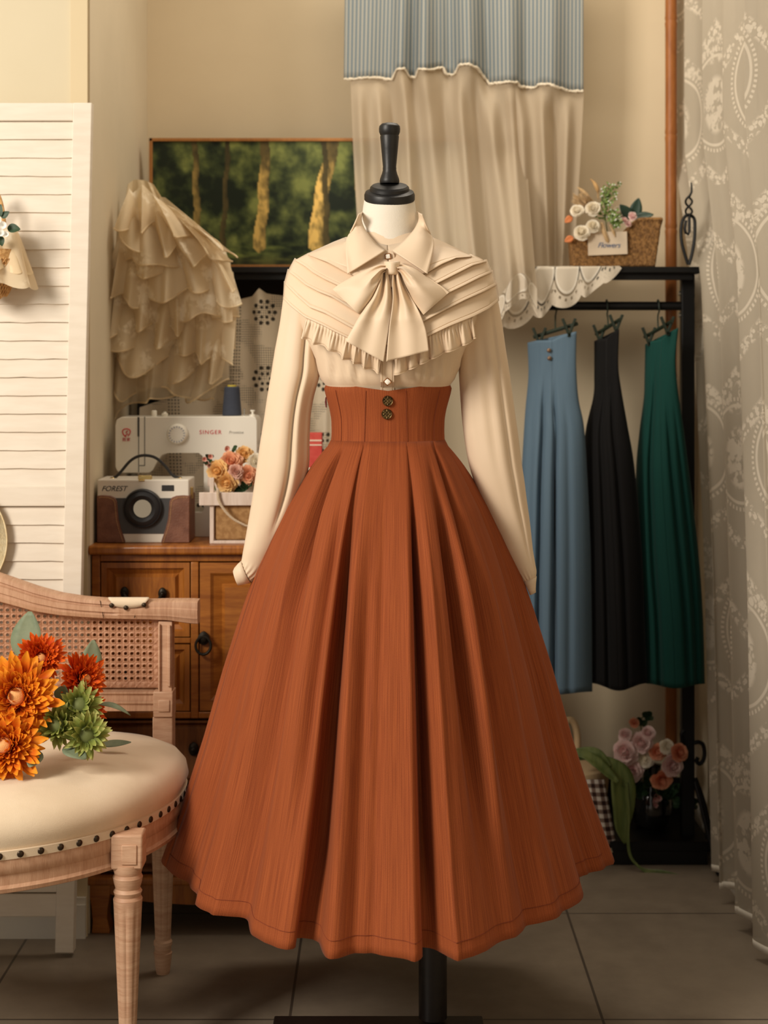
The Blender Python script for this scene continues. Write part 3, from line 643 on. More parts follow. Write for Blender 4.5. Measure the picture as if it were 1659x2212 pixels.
# collar: stand, button tab, two pointed flaps
m = MB(); rows = []
for y, r in ((472, 60), (484, 62), (505, 65), (530, 68), (552, 71)):
    row = []
    for k in range(61):
        a = lerp(.05, 2 * PI - .05, k / 60); f = .5 + .5 * math.cos(a)       # drops towards the front opening
        yy = y + f ** 1.3 * 82 * (1 - (y - 452) / 160.) 
        row.append(Vector((PX(842, YC) + math.sin(a) * r * px, YC - math.cos(a) * (.060 + (yy - 452) * .00010), PZ(yy, YC))))
    rows.append(row)
m.grid(rows, uv=False); m.build('collar_stand', BM, bl, solid=.0018, sharp=180)
m = MB(); m.prism([(812, 548), (824, 541), (842, 541), (850, 545), (853, 553), (852, 574), (820, 574), (806, 563)], YC - .090, YC - .0865)
m.build('collar_tab', BM, bl, bevel=.001, sharp=30)
pearl_button(838, 554, YC - .0905, .15, .0062)
def flap(neck, outer, sgn):
    n = 34; A = catmull(neck, n); B = catmull(outer, n); rows = []
    for j in range(17):
        s = j / 16; row = []
        for i in range(n):
            t = i / (n - 1); x, y = lerp(A[i][0], B[i][0], s), lerp(A[i][1], B[i][1], s)
            ya = lerp(YC + .022, YC - .093, t ** .6); yb = min(yokeY(B[i][0], B[i][1]) - .014, YC + .025 - .12 * t ** .5)
            Y = lerp(ya, yb, s) - .013 * math.sin(PI * min(1, s * 1.15)) * (.55 + .45 * math.sin(PI * t)) - .006 * sstep(0, .12, s)
            row.append(P(x, y, Y))
        rows.append(row)
    m = MB(); m.grid(rows, uv=False); m.build('collar_flap', BM, bl, solid=.0026, sharp=180)
flap([(783, 457), (780, 474), (786, 492), (797, 509), (815, 529), (833, 541)], [(775, 463), (763, 490), (749, 517), (747, 540), (748.5, 566), (750.5, 592)], -1)
flap([(902, 457), (905, 473), (898, 491), (886, 507), (867, 526), (847, 541)], [(911, 463), (923, 492), (936, 519), (936, 540), (930, 567), (923.5, 592)], 1)
# sleeves
def sleeve(rw, name, ripples, depth=.8, ycen=YC + .012):
    R = catmull([(a[0], a[1], b[0], b[1]) for a, b in rw], 70); m = MB(); rows = []
    for i, (ax, ay, bx, by) in enumerate(R):
        v = i / 69; c = ((ax + bx) / 2, (ay + by) / 2); Cn = P(c[0], c[1], ycen); hv = P(bx, by, ycen) - Cn; hl = hv.length; row = []
        dpt = hl * interp(v, [(0, .75), (.3, .8), (.8, .85), (1, .95)])
        for k in range(64):
            a = 2 * PI * k / 64; ca, sa = math.cos(a), math.sin(a); g = 1.
            for c0, wd, am, v0, v1 in ripples:
                if sa < .15: g += am * math.exp(-((ca - c0) / wd) ** 2) * sstep(v0, v0 + .12, v) * (1 - sstep(v1 - .15, v1, v))
            g2 = 1 + .06 * math.sin(a * 15) * sstep(.88, .97, v)
            row.append(Cn + hv * ca * g2 + Vector((0, sa * dpt * g * g2, 0)))
        rows.append(row)
    m.grid(rows, closed=True, uv=False, caps=True); return m.build(name, BM, bl, sharp=180), rows[-1]
sl, endl = sleeve([((627, 585), (690, 590)), ((617, 615), (695, 620)), ((611, 650), (696, 655)), ((604, 700), (695, 705)), ((593, 760), (693, 762)), ((586, 805), (691, 808)), ((577, 858), (678, 858)), ((570, 905), (671, 903)), ((562, 955), (669, 953)), ((555, 1005), (668, 1001)), ((548, 1055), (659, 1050)), ((540, 1105), (643, 1098)), ((532, 1152), (622, 1143)), ((526, 1185), (602, 1180)), ((523, 1203), (580, 1214)), ((522, 1211), (560, 1243)), ((523, 1216), (543, 1256))],
    'sleeve', [(.30, .08, -.30, .08, .78), (-.05, .25, .06, .05, .8), (.52, .14, .14, .1, .7), (.80, .07, -.18, .12, .72), (-.72, .10, -.08, .0, .85)])
def cuff(rws, ycen=YC + .012):
    m = MB(); rows = []
    for (ax, ay), (bx, by), q in rws:
        Cn = P((ax + bx) / 2, (ay + by) / 2, ycen); hv = (P(bx, by, ycen) - Cn) * q; row = []
        for k in range(40):
            a = 2 * PI * k / 40; row.append(Cn + hv * math.cos(a) + Vector((0, hv.length * .95 * math.sin(a), 0)))
        rows.append(row)
    m.grid(rows, closed=True, uv=False); return m.build('cuff', BM, bl, solid=.002, sharp=60)
cuff([((521.5, 1213), (541, 1257), 1.02), ((514, 1220), (530, 1260), 1.03), ((507, 1228), (518, 1262.5), 1.03), ((504.5, 1233), (515, 1263.5), 1.02), ((505.5, 1233), (515.5, 1262), .96)])
sr, endr = sleeve([((990, 585), (1050, 582)), ((988, 615), (1066, 612)), ((987, 655), (1076, 650)), ((987, 705), (1085, 700)), ((989, 755), (1092, 750)), ((991, 805), (1100, 800)), ((994, 855), (1107, 850)), ((998, 905), (1114, 900)), ((1004, 955), (1121, 950)), ((1013, 1003), (1127, 1000)), ((1026, 1047), (1133, 1040)), ((1041, 1088), (1138, 1080)), ((1057, 1124), (1143, 1115)), ((1074, 1157), (1147, 1148)), ((1093, 1195), (1151, 1186)), ((1112, 1228), (1156, 1216)), ((1126, 1250), (1158.5, 1234)), ((1133, 1257), (1157, 1246))],
    'sleeve', [(.55, .07, -.15, .1, .95), (.02, .16, -.07, .15, .6), (.25, .14, .06, .15, .8), (-.5, .15, -.06, .1, .6)])
cuff([((1132, 1255), (1157.5, 1245), 1.05), ((1138, 1266), (1156, 1259), 1.1), ((1143, 1276), (1155, 1271), 1.2), ((1147, 1284), (1155, 1280), 1.4)])

# ---- bow
bow = thing('bow_tie', 'cream satin bow with two long tails tied at the blouse collar', 'bow', (PX(846, 3.09), 3.07, PZ(780, 3.07)))
def loop(topc, botc, fl):
    n = 30; T = catmull(topc, n); B = catmull(botc, n); m = MB(); rows = []
    for i in range(n):
        s = i / (n - 1); row = []
        puff = .004 + .024 * math.sin(PI * min(1, s * .9 + .06)) ** .8
        for side in (0, 1):
            for k in range(17):
                u = k / 16; u = u if side == 0 else 1 - u
                x, y = lerp(T[i][0], B[i][0], u), lerp(T[i][1], B[i][1], u)
                fold = (.0075 * math.sin(u * 2 * PI * 2.1 + fl) * (1 - sstep(.15, .75, s)) + .005 * math.sin(u * PI * 2 + 1.2 * fl + s * 2) * sstep(.2, .6, s))
                base = yokeY(lerp(838, x, .9), y) - .016
                off = (puff * math.sin(PI * u) ** .7 + fold) if side == 0 else -.004 * math.sin(PI * u)
                row.append(P(x, y, base - off - (.010 if s < .25 else .010 * (1 - sstep(.25, .6, s)))))
        rows.append(row)
    m.grid(rows, closed=True, uv=False); return m.build('loop', BM, bow, sharp=50)
loop([(836, 573), (820, 571), (796, 580), (772, 591), (749, 604), (732, 614), (718.6, 625)], [(834, 586), (826, 592), (820, 607), (811, 628), (803, 645), (790, 663), (776, 679.5)], .6)
loop([(856, 573), (872, 571), (897, 581), (918, 595), (938, 608), (955, 619), (970, 631.6)], [(859, 586), (866, 592), (874, 612), (883, 630), (891, 646), (903, 664), (914.5, 680)], 2.2)
def tail(Lc, Rc, fl, amp=.009):
    n = 44; A = catmull(Lc, n); B = catmull(Rc, n); m = MB(); rows = []
    for i in range(n):
        v = i / (n - 1); row = []
        for k in range(33):
            u = k / 32; x, y = lerp(A[i][0], B[i][0], u), lerp(A[i][1], B[i][1], u)
            f = amp * math.sin(u * 2 * PI * 1.6 + fl) * (1 - .75 * sstep(.2, .9, v)) + .004 * math.sin(u * PI) * v + .004 * math.sin(u * 2 * PI * .8 + fl + 1) * sstep(.3, .8, v)
            base = min(yokeY(x, min(y, 730)) - .017, YC - .148 * sstep(560, 720, y) - .09 * (1 - sstep(560, 720, y)))
            row.append(P(x, y, base - f - .006 * (1 - v)))
        rows.append(row)
    m.grid(rows, uv=False); return m.build('tail', BM, bow, solid=.0014, sharp=180)
tail([(824, 588), (818, 612), (806, 640), (790, 664), (776, 684), (762, 709), (746.5, 737)], [(838, 588), (842, 612), (846, 640), (847, 662), (843, 690), (837, 730), (829, 782)], .3)
tail([(849, 590), (848, 612), (849, 640), (847, 665), (842, 700), (838, 735), (834.5, 781)], [(864, 588), (873, 612), (885, 638), (898, 660), (909, 682), (920, 714), (926.5, 758)], 2.0)
m = MB(); rows = []
for k in range(13):
    a = lerp(-.15, PI + .15, k / 12); x = 847 - math.cos(a) * 17
    rows.append([P(x + (1.2 if y in (566, 592) else 0) * (847 - x) / 15, y, 3.088 - .029 * math.sin(a) - b) for y, b in ((565, -.004), (567, 0), (572, .0015), (579, .0005), (586, .0015), (591, 0), (593, -.004))])
m.grid(rows, uv=False); m.build('knot', BM, bow, solid=.001, sharp=60)
# ------------------------------------------------------------------ louvred screen with the things hung on it
SY = 3.525
scr = thing('folding_screen', 'white distressed louvred folding screen standing at the left edge', 'screen', (PX(20, SY), SY, 0))
def lean(x, y): return x - (y - 222) * .0213
def spx(x, y, Y=SY): return P(lean(x, y), y, Y)
def sbox(m, x0, y0, x1, y1, Yf, Yb):
    c = [spx(x0, y0, SY), spx(x1, y0, SY), spx(x1, y1, SY), spx(x0, y1, SY)]
    fr = [Vector((p.x, Yf, p.z)) for p in c]; bk = [Vector((p.x, Yb, p.z)) for p in c]
    m.add(fr + bk, [(0, 1, 2, 3), (7, 6, 5, 4), (0, 4, 5, 1), (1, 5, 6, 2), (2, 6, 7, 3), (3, 7, 4, 0)])
m = MB(); sbox(m, 158, 222, 198.5, 2058, SY - .002, SY + .024); m.build('stile', MT['screen'], scr, bevel=.002)
m = MB(); sbox(m, -330, 222, -290, 2058, SY - .002, SY + .024); m.build('stile', MT['screen'], scr, bevel=.002)
m = MB(); sbox(m, -291, 222, 159, 261, SY, SY + .022); m.build('top_rail', MT['screen'], scr, bevel=.002)
m = MB(); sbox(m, -291, 1051, 159, 1094, SY, SY + .022); m.build('middle_rail', MT['screen'], scr, bevel=.002)
m = MB(); sbox(m, -291, 1876, 159, 1928, SY, SY + .022); m.build('bottom_rail', MT['screen'], scr, bevel=.002)
m = MB(); sbox(m, -291, 1932, 159, 1982, SY + .004, SY + .022); m.build('bottom_rail', MT['screen'], scr, bevel=.002)
def louvre(y0, y1, n):
    m = MB(); rnd = random.Random(int(y0)); st = (y1 - y0) / n
    for i in range(n):
        a = y0 + st * i; N = 14; rows = [[], [], [], []]
        for k in range(N + 1):
            x = lerp(-291, 159, k / N); j = rnd.uniform(-.9, .9); g = .4 * j
            top = spx(x, a + 1.5 + g, SY + .004); bot = spx(x, a + st + .5 + j, SY + .004)
            rows[0].append(Vector((top.x, SY + .0085, top.z))); rows[1].append(Vector((bot.x, SY + .0035, bot.z))); rows[2].append(Vector((bot.x, SY + .0095, bot.z - .001))); rows[3].append(Vector((top.x, SY + .018, top.z)))
        m.grid(rows + [rows[0]], uv=False)
    m.build('louvre_slats', MT['screen'], scr, sharp=30)
louvre(261, 1051, 20); louvre(1094, 1876, 20)

# straw hat hung on the lower louvres
HYY = SY - .012
hat = thing('straw_hat', 'pale woven straw hat hung on the louvred screen, cut by the left frame edge', 'hat', (PX(-119, HYY), HYY, PZ(1168, HYY) - .13))
R = Euler((PI / 2, 0, 0)); hr = 137 * HYY / F
def rings(prof):
    out = []
    for (r0, z0), (r1, z1) in zip(prof, prof[1:]):
        n = max(2, int(abs(r1 - r0 + abs(z1 - z0)) / .0022))
        for k in range(n): out.append((lerp(r0, r1, k / n), lerp(z0, z1, k / n) + (.0009 if k % 2 else 0)))
    return out + [prof[-1]]
m = MB(); m.lathe(rings([(hr, .004), (hr * .8, 0), (hr * .56, -.004)]), (PX(-119, HYY), HYY, PZ(1168, HYY)), 96, R); m.build('brim', MT['straw'], hat, sharp=180)
m = MB(); m.lathe(rings([(hr * .56, -.004), (hr * .55, .018), (hr * .48, .030), (hr * .2, .034), (.004, .034)]), (PX(-119, HYY), HYY, PZ(1168, HYY)), 96, R); m.build('crown', MT['straw'], hat, sharp=180)

# cone basket with lace and white blossom
KY = SY - .05
bk = thing('cone_basket', 'small wicker cone basket with lace collar hung on the screen near the left edge', 'basket', (PX(-12, KY), KY, PZ(652, KY)))
m = MB()
m.lathe([(.006, PZ(650, KY)), (.022, PZ(636, KY)), (.040, PZ(600, KY)), (.048, PZ(566, KY)), (.050, PZ(540, KY)), (.046, PZ(540, KY)), (.004, PZ(640, KY))], (PX(-10, KY), KY, 0), 30); m.build('wicker_cone', MT['wicker_light'], bk)
m = MB()
for k in range(30):          # open strands standing off the cone
    for sg in (1, -1):
        pts = []
        for q in range(9):
            t = q / 8; r = lerp(.0235, .0505, t ** .7); a = 2 * PI * k / 30 + sg * t * 1.0; pts.append((PX(-10, KY) + r * math.cos(a), KY + r * math.sin(a), lerp(PZ(640, KY), PZ(560, KY), t)))
        m.tube(pts, .0011, 5)
m.build('woven_strands', MT['wicker_light'], bk)
m = MB(); m.tube([(PX(-10 + 22 * math.sin(a), KY), KY, PZ(545 - 128 * math.cos(a), KY)) for a in [lerp(-1.5, 1.5, k / 20) for k in range(21)]], .0045, 8); m.build('handle', MT['wicker_light'], bk)
def frill(cx, y0, y1, r0, r1, name, ph, nw, mat, par, Y, amp=.012):
    m = MB(); rows = []
    for i in range(10):
        t = i / 9; row = []
        for k in range(90):
            a = 2 * PI * k / 89; w = math.sin(a * nw + ph + .6 * math.sin(2 * a)); r = lerp(r0, r1, t ** .8) + amp * w * t
            row.append((PX(cx, Y) + r * math.sin(a), Y - .8 * r * math.cos(a), PZ(lerp(y0, y1, t) + 6 * t * math.sin(a * nw + ph + 1.3), Y)))
        rows.append(row)
    m.grid(rows); return m.build(name, mat, par, sharp=180)
frill(-4, 500, 588, .03, .062, 'lace_collar', .3, 8, MT['lace_gold'], bk, KY); frill(-2, 492, 620, .036, .076, 'lace_collar', 1.9, 6, MT['embroid'], bk, KY + .006)
fl = thing('white_blossom', 'white artificial blossom with dark leaves tucked into the hanging cone basket', 'flower', (PX(2, KY - .06), KY - .06, PZ(520, KY - .06)))
m = MB()
for (x, y, r) in ((-6, 478, 15), (8, 487, 13), (3, 503, 13), (-10, 505, 14), (14, 506, 10)):
    for k in range(6):
        a = 2 * PI * k / 6 + x; b = P(x, y, KY - .06); d = Vector((math.cos(a), -.55, math.sin(a))); m.leaf(b, d, (0, -1, 0), r * .00098, r * .00052, .35, 5, .2)
m.build('petals', MT['p_snow'], fl)
for (x, y, dx, dy, L) in ((3, 470, .8, .62, .021), (16, 492, 1, -.1, .028), (0, 510, .25, -1, .022), (-8, 470, .3, .8, .03)):
    m = MB(); m.leaf(P(x, y, KY - .052), (dx, -.2, dy), (0, -1, .2), L * 1.0, L * .36, -.15, 8, .2); m.build('leaf', MT['leafd'], fl)

# ------------------------------------------------------------------ honey-coloured cabinet
CF = 3.68; CB = 4.04; CT = PZ(1177, CF)
cb = thing('wooden_cabinet', 'honey brown wooden cabinet with panelled fronts and bronze pulls behind the chair', 'cabinet', (PX(470, CF), (CF + CB) / 2, 0))
xr = 790
m = MB(); m.span((PX(189, CF - .02), CF - .02, PZ(1197, CF)), (PX(xr + 8, CF - .02), CB + .01, CT)); m.build('top', MT['cab_h'], cb, bevel=.006, bevseg=3)
m = MB(); m.span((PX(199, CF), CF + .022, PZ(1905, CF)), (PX(xr, CF), CB, PZ(1197, CF))); m.build('carcass', MT['cab_dark'], cb, smooth=False)
def front(name, parts, mat, bev=.002, Yf=CF, Yb=CF + .024):
    m = MB()
    for (a, b, c, d) in parts: m.pbox(a, b, c, d, Yf, Yb)
    return m.build(name, mat, cb, bevel=bev)
front('left_stile', [(198, 1198, 216, 1892)], MT['cab']); front('middle_stile', [(412, 1214, 429, 1552)], MT['cab']); front('right_stile', [(xr - 18, 1198, xr, 1892)], MT['cab'])
front('centre_stile', [(604, 1214, 622, 1552)], MT['cab'])
front('top_rail', [(216, 1198, xr - 18, 1213)], MT['cab_h']); front('waist_rail', [(216, 1538, 412, 1552), (429, 1538, xr - 18, 1552)][:1], MT['cab_h']); front('waist_rail', [(429, 1538, 604, 1552)], MT['cab_h'])
front('rail', [(216, 1378, 412, 1390)], MT['cab_h'])
def panel(name, x0, y0, x1, y1, b1=24, horizontal=False, mt=None):
    """a drawer or door front: outer frame, sloping moulding, raised field"""
    fr = MB(); Yf = CF + .001
    def ring(a, b, Ya, Yb2):
        A = [P(x0 + a, y0 + a, CF), P(x1 - a, y0 + a, CF), P(x1 - a, y1 - a, CF), P(x0 + a, y1 - a, CF)]; B = [P(x0 + b, y0 + b, CF), P(x1 - b, y0 + b, CF), P(x1 - b, y1 - b, CF), P(x0 + b, y1 - b, CF)]
        A = [Vector((p.x, Ya, p.z)) for p in A]; B = [Vector((p.x, Yb2, p.z)) for p in B]
        fr.add(A + B, [(i, (i + 1) % 4, (i + 1) % 4 + 4, i + 4) for i in range(4)])
    ring(1.5, 1.5, CF + .02, Yf); ring(1.5, b1 * .55, Yf, Yf); ring(b1 * .55, b1 * .7, Yf, Yf + .006); ring(b1 * .7, b1 * 1.1, Yf + .006, Yf + .012)
    ob = fr.build(name, mt or MT['cab_h'], cb, smooth=False)
    f = MB(); ri = b1 * 1.1; Q = lambda a, Y: [Vector((p.x, Y, p.z)) for p in (P(x0 + a, y0 + a, CF), P(x1 - a, y0 + a, CF), P(x1 - a, y1 - a, CF), P(x0 + a, y1 - a, CF))]
    A, B = Q(ri, Yf + .012), Q(ri + 7, Yf + .004); f.add(A + B, [(i, (i + 1) % 4, (i + 1) % 4 + 4, i + 4) for i in range(4)] + [(4, 5, 6, 7)])
    f.build('raised_field', mt or (MT['cab_h'] if horizontal else MT['cab']), ob, smooth=False)
    return ob
d1 = panel('drawer', 217, 1214, 411, 1377, 24, True)
d2 = panel('drawer', 217, 1391, 411, 1537, 22, True)
def drop_pull(par, x, y, s=1, lean_=1):
    m = MB(); c = P(x, y, CF - .004)
    m.ball(c, (.010 * s, .005, .0135 * s), 12, 8); m.ball(c + Vector((0, -.005, 0)), (.005, .007, .005), 10, 6)
    m.tube([c + Vector((0, -.009, -.002)), c + Vector((.007 * lean_, -.014, -.010)), c + Vector((.012 * lean_, -.014, -.021)), c + Vector((.018 * lean_, -.012, -.026))], [.0028, .0032, .0036, .003], 8)
    m.build('drop_pull', MT['bronze'], par)
drop_pull(d1, 269, 1280, 1, 1); drop_pull(d1, 351, 1282, 1, -1)
drop_pull(d2, 269, 1455, 1, 1); drop_pull(d2, 351, 1455, 1, -1)
dr = panel('door', 430, 1214, 603, 1537, 44, False, MT['cab']); dr2 = panel('door', 623, 1214, xr - 19, 1537, 40, False, MT['cab'])
m = MB(); c = P(440, 1380, CF - .006)
m.lathe([(0, 0), (.014, 0), (.0135, .002), (.007, .004), (.006, .008), (0, .009)], c, 24, Euler((PI / 2, 0, 0)), lambda a, z: 1 + .25 * max(0, math.sin(a)) ** 8); m.tube([c + Vector((.017 * math.sin(a), -.009 - .003 * math.cos(a), -.014 - .019 * math.cos(a) * 1)) for a in [2 * PI * k / 28 for k in range(28)]], .0034, 8, True)
m.build('ring_pull', MT['bronze'], dr)
low = [panel('drawer', 217, 1556, 500, 1700, 10, True, MT['cab_dark']), panel('drawer', 502, 1556, xr - 19, 1700, 10, True, MT['cab_dark']), panel('drawer', 217, 1704, 500, 1884, 10, True, MT['cab_dark']), panel('drawer', 502, 1704, xr - 19, 1884, 10, True, MT['cab_dark'])]
for par, x, y in ((low[0], 293, 1622), (low[0], 418, 1618), (low[1], 640, 1622), (low[2], 293, 1790), (low[2], 418, 1790), (low[3], 640, 1790)):
    m = MB(); c = P(x, y, CF - .003); m.ball(c, (.0115, .009, .016), 14, 8); m.ball(c + Vector((0, -.008, 0)), (.007, .008, .007), 10, 6); m.build('knob', MT['bronze'], par)
m = MB(); m.span((PX(186, CF - .022), CF - .022, PZ(1908, CF)), (PX(xr + 10, CF - .022), CB, PZ(1890, CF))); m.build('base_moulding', MT['cab_h'], cb, bevel=.006, bevseg=3)
# shaped apron and sabre feet
m = MB(); ap = [(236, 1908)] + [(lerp(236, xr - 40, k / 24), 1930 + 26 * math.sin(PI * k / 24) ** .5 if 0 < k < 24 else 1930) for k in range(25)] + [(xr - 40, 1908)]
m.prism(ap, CF - .004, CF + .02); m.build('apron', MT['cab_h'], cb, smooth=False)
for x in (192, xr - 46):
    for Yf in (CF - .008, CB - .05):
        m = MB(); prof = [(x, 1908), (x + 46, 1908), (x + 45, 1935), (x + 40, 1965), (x + 39, 1985), (x + 45, 2008), (x + 44, 2020), (x + 41, 2024), (x + 10, 2024), (x + 6, 2016), (x + 8, 1990), (x + 5, 1960), (x + 1, 1935)]
        m.prism([(a, b) for a, b in prof], Yf, Yf + .05) if Yf < CF else m.add([Vector((p.x, Yf + dy, p.z)) for dy in (0, .05) for p in [P(a, b, CF - .008) for a, b in prof]], [tuple(range(13)), tuple(range(25, 12, -1))] + [(i, i + 13, (i + 1) % 13 + 13, (i + 1) % 13) for i in range(13)])
        zmin = min(p.z for p in m.v)
        for p in m.v:
            if p.z < zmin + .003: p.z = 0
        m.build('foot', MT['cab'], cb, bevel=.003)

# ------------------------------------------------------------------ sewing machine and thread
MY = 3.845; SB = CT
def text(s, loc, size, mat, name, par, shear=0., spacing=1., ext=.0003, rotz=0., align='CENTER'):
    c = bpy.data.curves.new(name, 'FONT'); c.body = s; c.size = size; c.extrude = ext; c.shear = shear; c.space_character = spacing; c.align_x = align; c.align_y = 'CENTER'
    o = bpy.data.objects.new(name, c); COL.objects.link(o); dg = bpy.context.evaluated_depsgraph_get(); me = bpy.data.meshes.new_from_object(o.evaluated_get(dg)); bpy.data.objects.remove(o)
    me.materials.clear(); me.materials.append(mat); ob = bpy.data.objects.new(name, me); COL.objects.link(ob); ob.parent = par; ob.location = Vector(loc) - ORG[par.name]; ob.rotation_euler = (PI / 2, 0, rotz); ORG[ob.name] = ORG[par.name]; return ob
sm = thing('sewing_machine', 'white sewing machine with red lettering on top of the wooden cabinet', 'sewing machine', (PX(410, MY), MY + .06, SB))
yb = HY + (H - SB) * F / MY
out = [(262, 901), (545, 899), (551, 901), (555, 908), (555.5, yb - 2), (553, yb), (300, yb), (298, yb - 3), (298, 1112), (302, 1106), (436, 1106), (440, 1100), (440, 994), (437, 985), (429, 979), (362, 979), (350, 983), (342, 993), (330, 1016), (322, 1022), (262, 1022), (253, 1018), (249, 1008), (249, 918), (252, 907)]
m = MB(); m.prism(out, MY, MY + .125); m.build('body', MT['mach'], sm, bevel=.004, bevseg=3, sharp=30)
m = MB(); m.pbox(297, 901, 301, 943, MY - .0012, MY + .002); m.build('take_up_slot', MT['mach_dark'], sm, smooth=False)
for (x, y0, y1) in ((299.5, 943, 1020), (312.5, 900, 1006)):
    m = MB(); m.pbox(x - .7, y0, x + .7, y1, MY - .0008, MY + .002); m.build('panel_seam', MT['mach_dark'], sm, smooth=False)
m = MB(); m.pbox(301, 1005, 313, 1006.5, MY - .0008, MY + .002); m.build('panel_seam', MT['mach_dark'], sm, smooth=False)
m = MB(); c = P(383.5, 938, MY); m.lathe([(0, 0), (.0250, 0), (.0250, .004), (.0225, .010), (.0215, .0135), (.020, .0145), (0, .0145)], c, 60, Euler((PI / 2, 0, 0)), lambda a, z: 1 + .012 * math.sin(a * 30)); dl = m.build('stitch_dial', MT['mach'], sm, sharp=30)
m = MB()
for k in range(18):
    a = 2 * PI * k / 18; q = c + Vector((.0178 * math.sin(a), -.0148, .0178 * math.cos(a))); m.box(q, (.0011, .0008, .0042), Euler((0, a, 0)))
m.build('dial_marks', MT['blue'], dl, smooth=False)
text('SINGER', P(454.5, 934, MY - .0006), .0135, MT['red'], 'lettering', sm, 0, 1.22, .0004); text('Promise', P(510, 934, MY - .0006), .0095, MT['grey'], 'small_lettering', sm, .2, 1.1)
m = MB(); q = P(273, 935, MY - .0008); m.tube([q + Vector((.0088 * math.cos(a) + .0015 * math.sin(2 * a), 0, .0095 * math.sin(a))) for a in [lerp(-.9, 4.6, k / 30) for k in range(31)]], .0013, 6); m.tube([q + Vector(v) for v in ((-.003, 0, -.007), (.003, 0, -.003), (-.001, 0, .001), (.003, 0, .005))], .0013, 6); m.build('round_emblem', MT['red'], sm)
text('\u80dc\u5bb6', P(273, 950, MY - .0006), .0092, MT['red'], 'small_lettering', sm, 0, 1.1)
m = MB(); m.lathe([(.0065, 0), (.0065, .012), (.005, .014), (0, .014)], P(333, 899, MY + .05), 16); m.build('presser_knob', MT['mach'], sm)
m = MB(); m.lathe([(.007, 0), (.008, .006), (.004, .008), (.004, .011), (0, .011)], P(356, 899, MY + .04), 16); m.build('tension_disc', MT['mach'], sm)
m = MB(); m.lathe([(.0018, 0), (.0018, .018), (0, .019)], P(528, 899, MY + .05), 10); m.build('spool_pin', MT['silver'], sm)
m = MB(); m.lathe([(.008, 0), (.008, .004), (.003, .005), (.003, .011), (.006, .012), (.006, .015), (0, .015)], P(546, 899, MY + .05), 14); m.build('bobbin_winder', MT['mach'], sm)
m = MB(); m.tube([P(303, 1022, MY + .05), P(303, 1040, MY + .05)], .003, 8); m.tube([P(303, 1040, MY + .05), P(303, 1082, MY + .05)], .001, 6); m.build('needle_bar', MT['silver'], sm)
TY = MY + .06; th = thing('thread_cone', 'navy blue cone of thread standing on the white sewing machine', 'thread', (PX(501, TY), TY, PZ(899, MY)))
m = MB(); z0 = PZ(899, MY); hh = 62 * TY / F
m.lathe([(0, 0), (.0225, 0)] + [(lerp(.0230, .0180, t / 30) + (.0004 if t % 2 else 0), .002 + (hh - .004) * t / 30) for t in range(31)] + [(.016, hh), (0, hh)], (PX(501, TY), TY, z0), 36); m.build('wound_thread', MT['navy'], th)
m = MB(); m.lathe([(.011, hh - .001), (.0105, hh + .004), (.007, hh + .004), (.007, hh)], (PX(501, TY), TY, z0), 24); m.build('cone_core', MT['yellow'], th)

# ------------------------------------------------------------------ camera-shaped tin case
ky = 3.72; KB = ky + .115
yk = HY + (H - CT) * F / ky
cs = thing('camera_shaped_case', 'small camera-shaped case with brown leather sides and a mirror lens, on the cabinet', 'case', (PX(309, ky), ky + .055, CT))
def kb(name, pts, Yf, Yb, mat, par=cs, **k):
    m = MB(); m.prism(pts, Yf, Yb); return m.build(name, mat, par, **k)
kb('box', [(210, 1036), (408, 1036), (408, yk), (210, yk)], ky, KB, MT['case_white'], bevel=.003, bevseg=3)
kb('grey_panel', [(210.5, 1076), (407.5, 1076), (407.5, 1153), (210.5, 1153)], ky - .0015, ky + .01, MT['case_grey'], smooth=False)
wl = [(209, 1071), (222, 1070), (238, 1071), (248, 1075), (252.5, 1083), (254, 1100), (256, 1122), (261, 1142), (270, 1168), (270.5, yk), (209, yk)]
kb('leather_wing', wl, ky - .004, KB - .01, MT['leather'], bevel=.002); kb('leather_wing', [(618.5 - x, y) for x, y in wl], ky - .004, KB - .01, MT['leather'], bevel=.002)
for sg in (0, 1):
    pts = [(214, 1075)] + [(x - 4, y + 4) for x, y in wl[1:4]] + [(x - 4.5, y + 2) for x, y in wl[4:10]]; m = MB()
    L = polyline([P(618.5 - x if sg else x, y, ky - .0045) for x, y in pts], 70)
    for i in range(0, 69, 2): m.tube([L[i], L[i + 1]], .0007, 5)
    m.build('stitching', MT['stitch'], cs)
c = P(309, 1098, ky); RX = Euler((PI / 2, 0, 0))
m = MB(); m.lathe([(.0, 0), (.0445, 0), (.0450, .004), (.0440, .010), (.0415, .0125), (.0400, .0105), (.0370, .0125), (.030, .0145), (.0225, .0105), (.0215, .0085), (0, .0085)], c, 80, RX); ln = m.build('lens_ring', MT['rubber'], cs, sharp=25)
m = MB(); m.lathe([(0, .0086), (.0210, .0086), (.0205, .0094), (0, .0096)], c, 60, RX); m.build('mirror', MT['mirror'], ln)
text('FOREST', P(246, 1056, ky - .0006), .0168, MT['black'], 'lettering', cs, .35, .98, .0003)
m = MB(); m.pbox(349, 1048, 376, 1061, ky - .0012, ky + .002); v = m.build('viewfinder', MT['black'], cs, bevel=.001)
m = MB(); m.tube([P(x, y, ky + .05) for x, y in catmull([(240, 1034), (250, 1030), (262, 1018), (280, 997), (298, 986), (318, 984), (338, 990), (358, 1008), (372, 1026), (385, 1032), (392, 1033)], 40)], .0034, 8); m.build('handle', MT['black'], cs)
for x in (243, 388):
    m = MB(); m.ball(P(x, 1033.5, ky + .05), (.007, .006, .003), 12, 6); m.build('handle_stud', MT['gold'], cs)
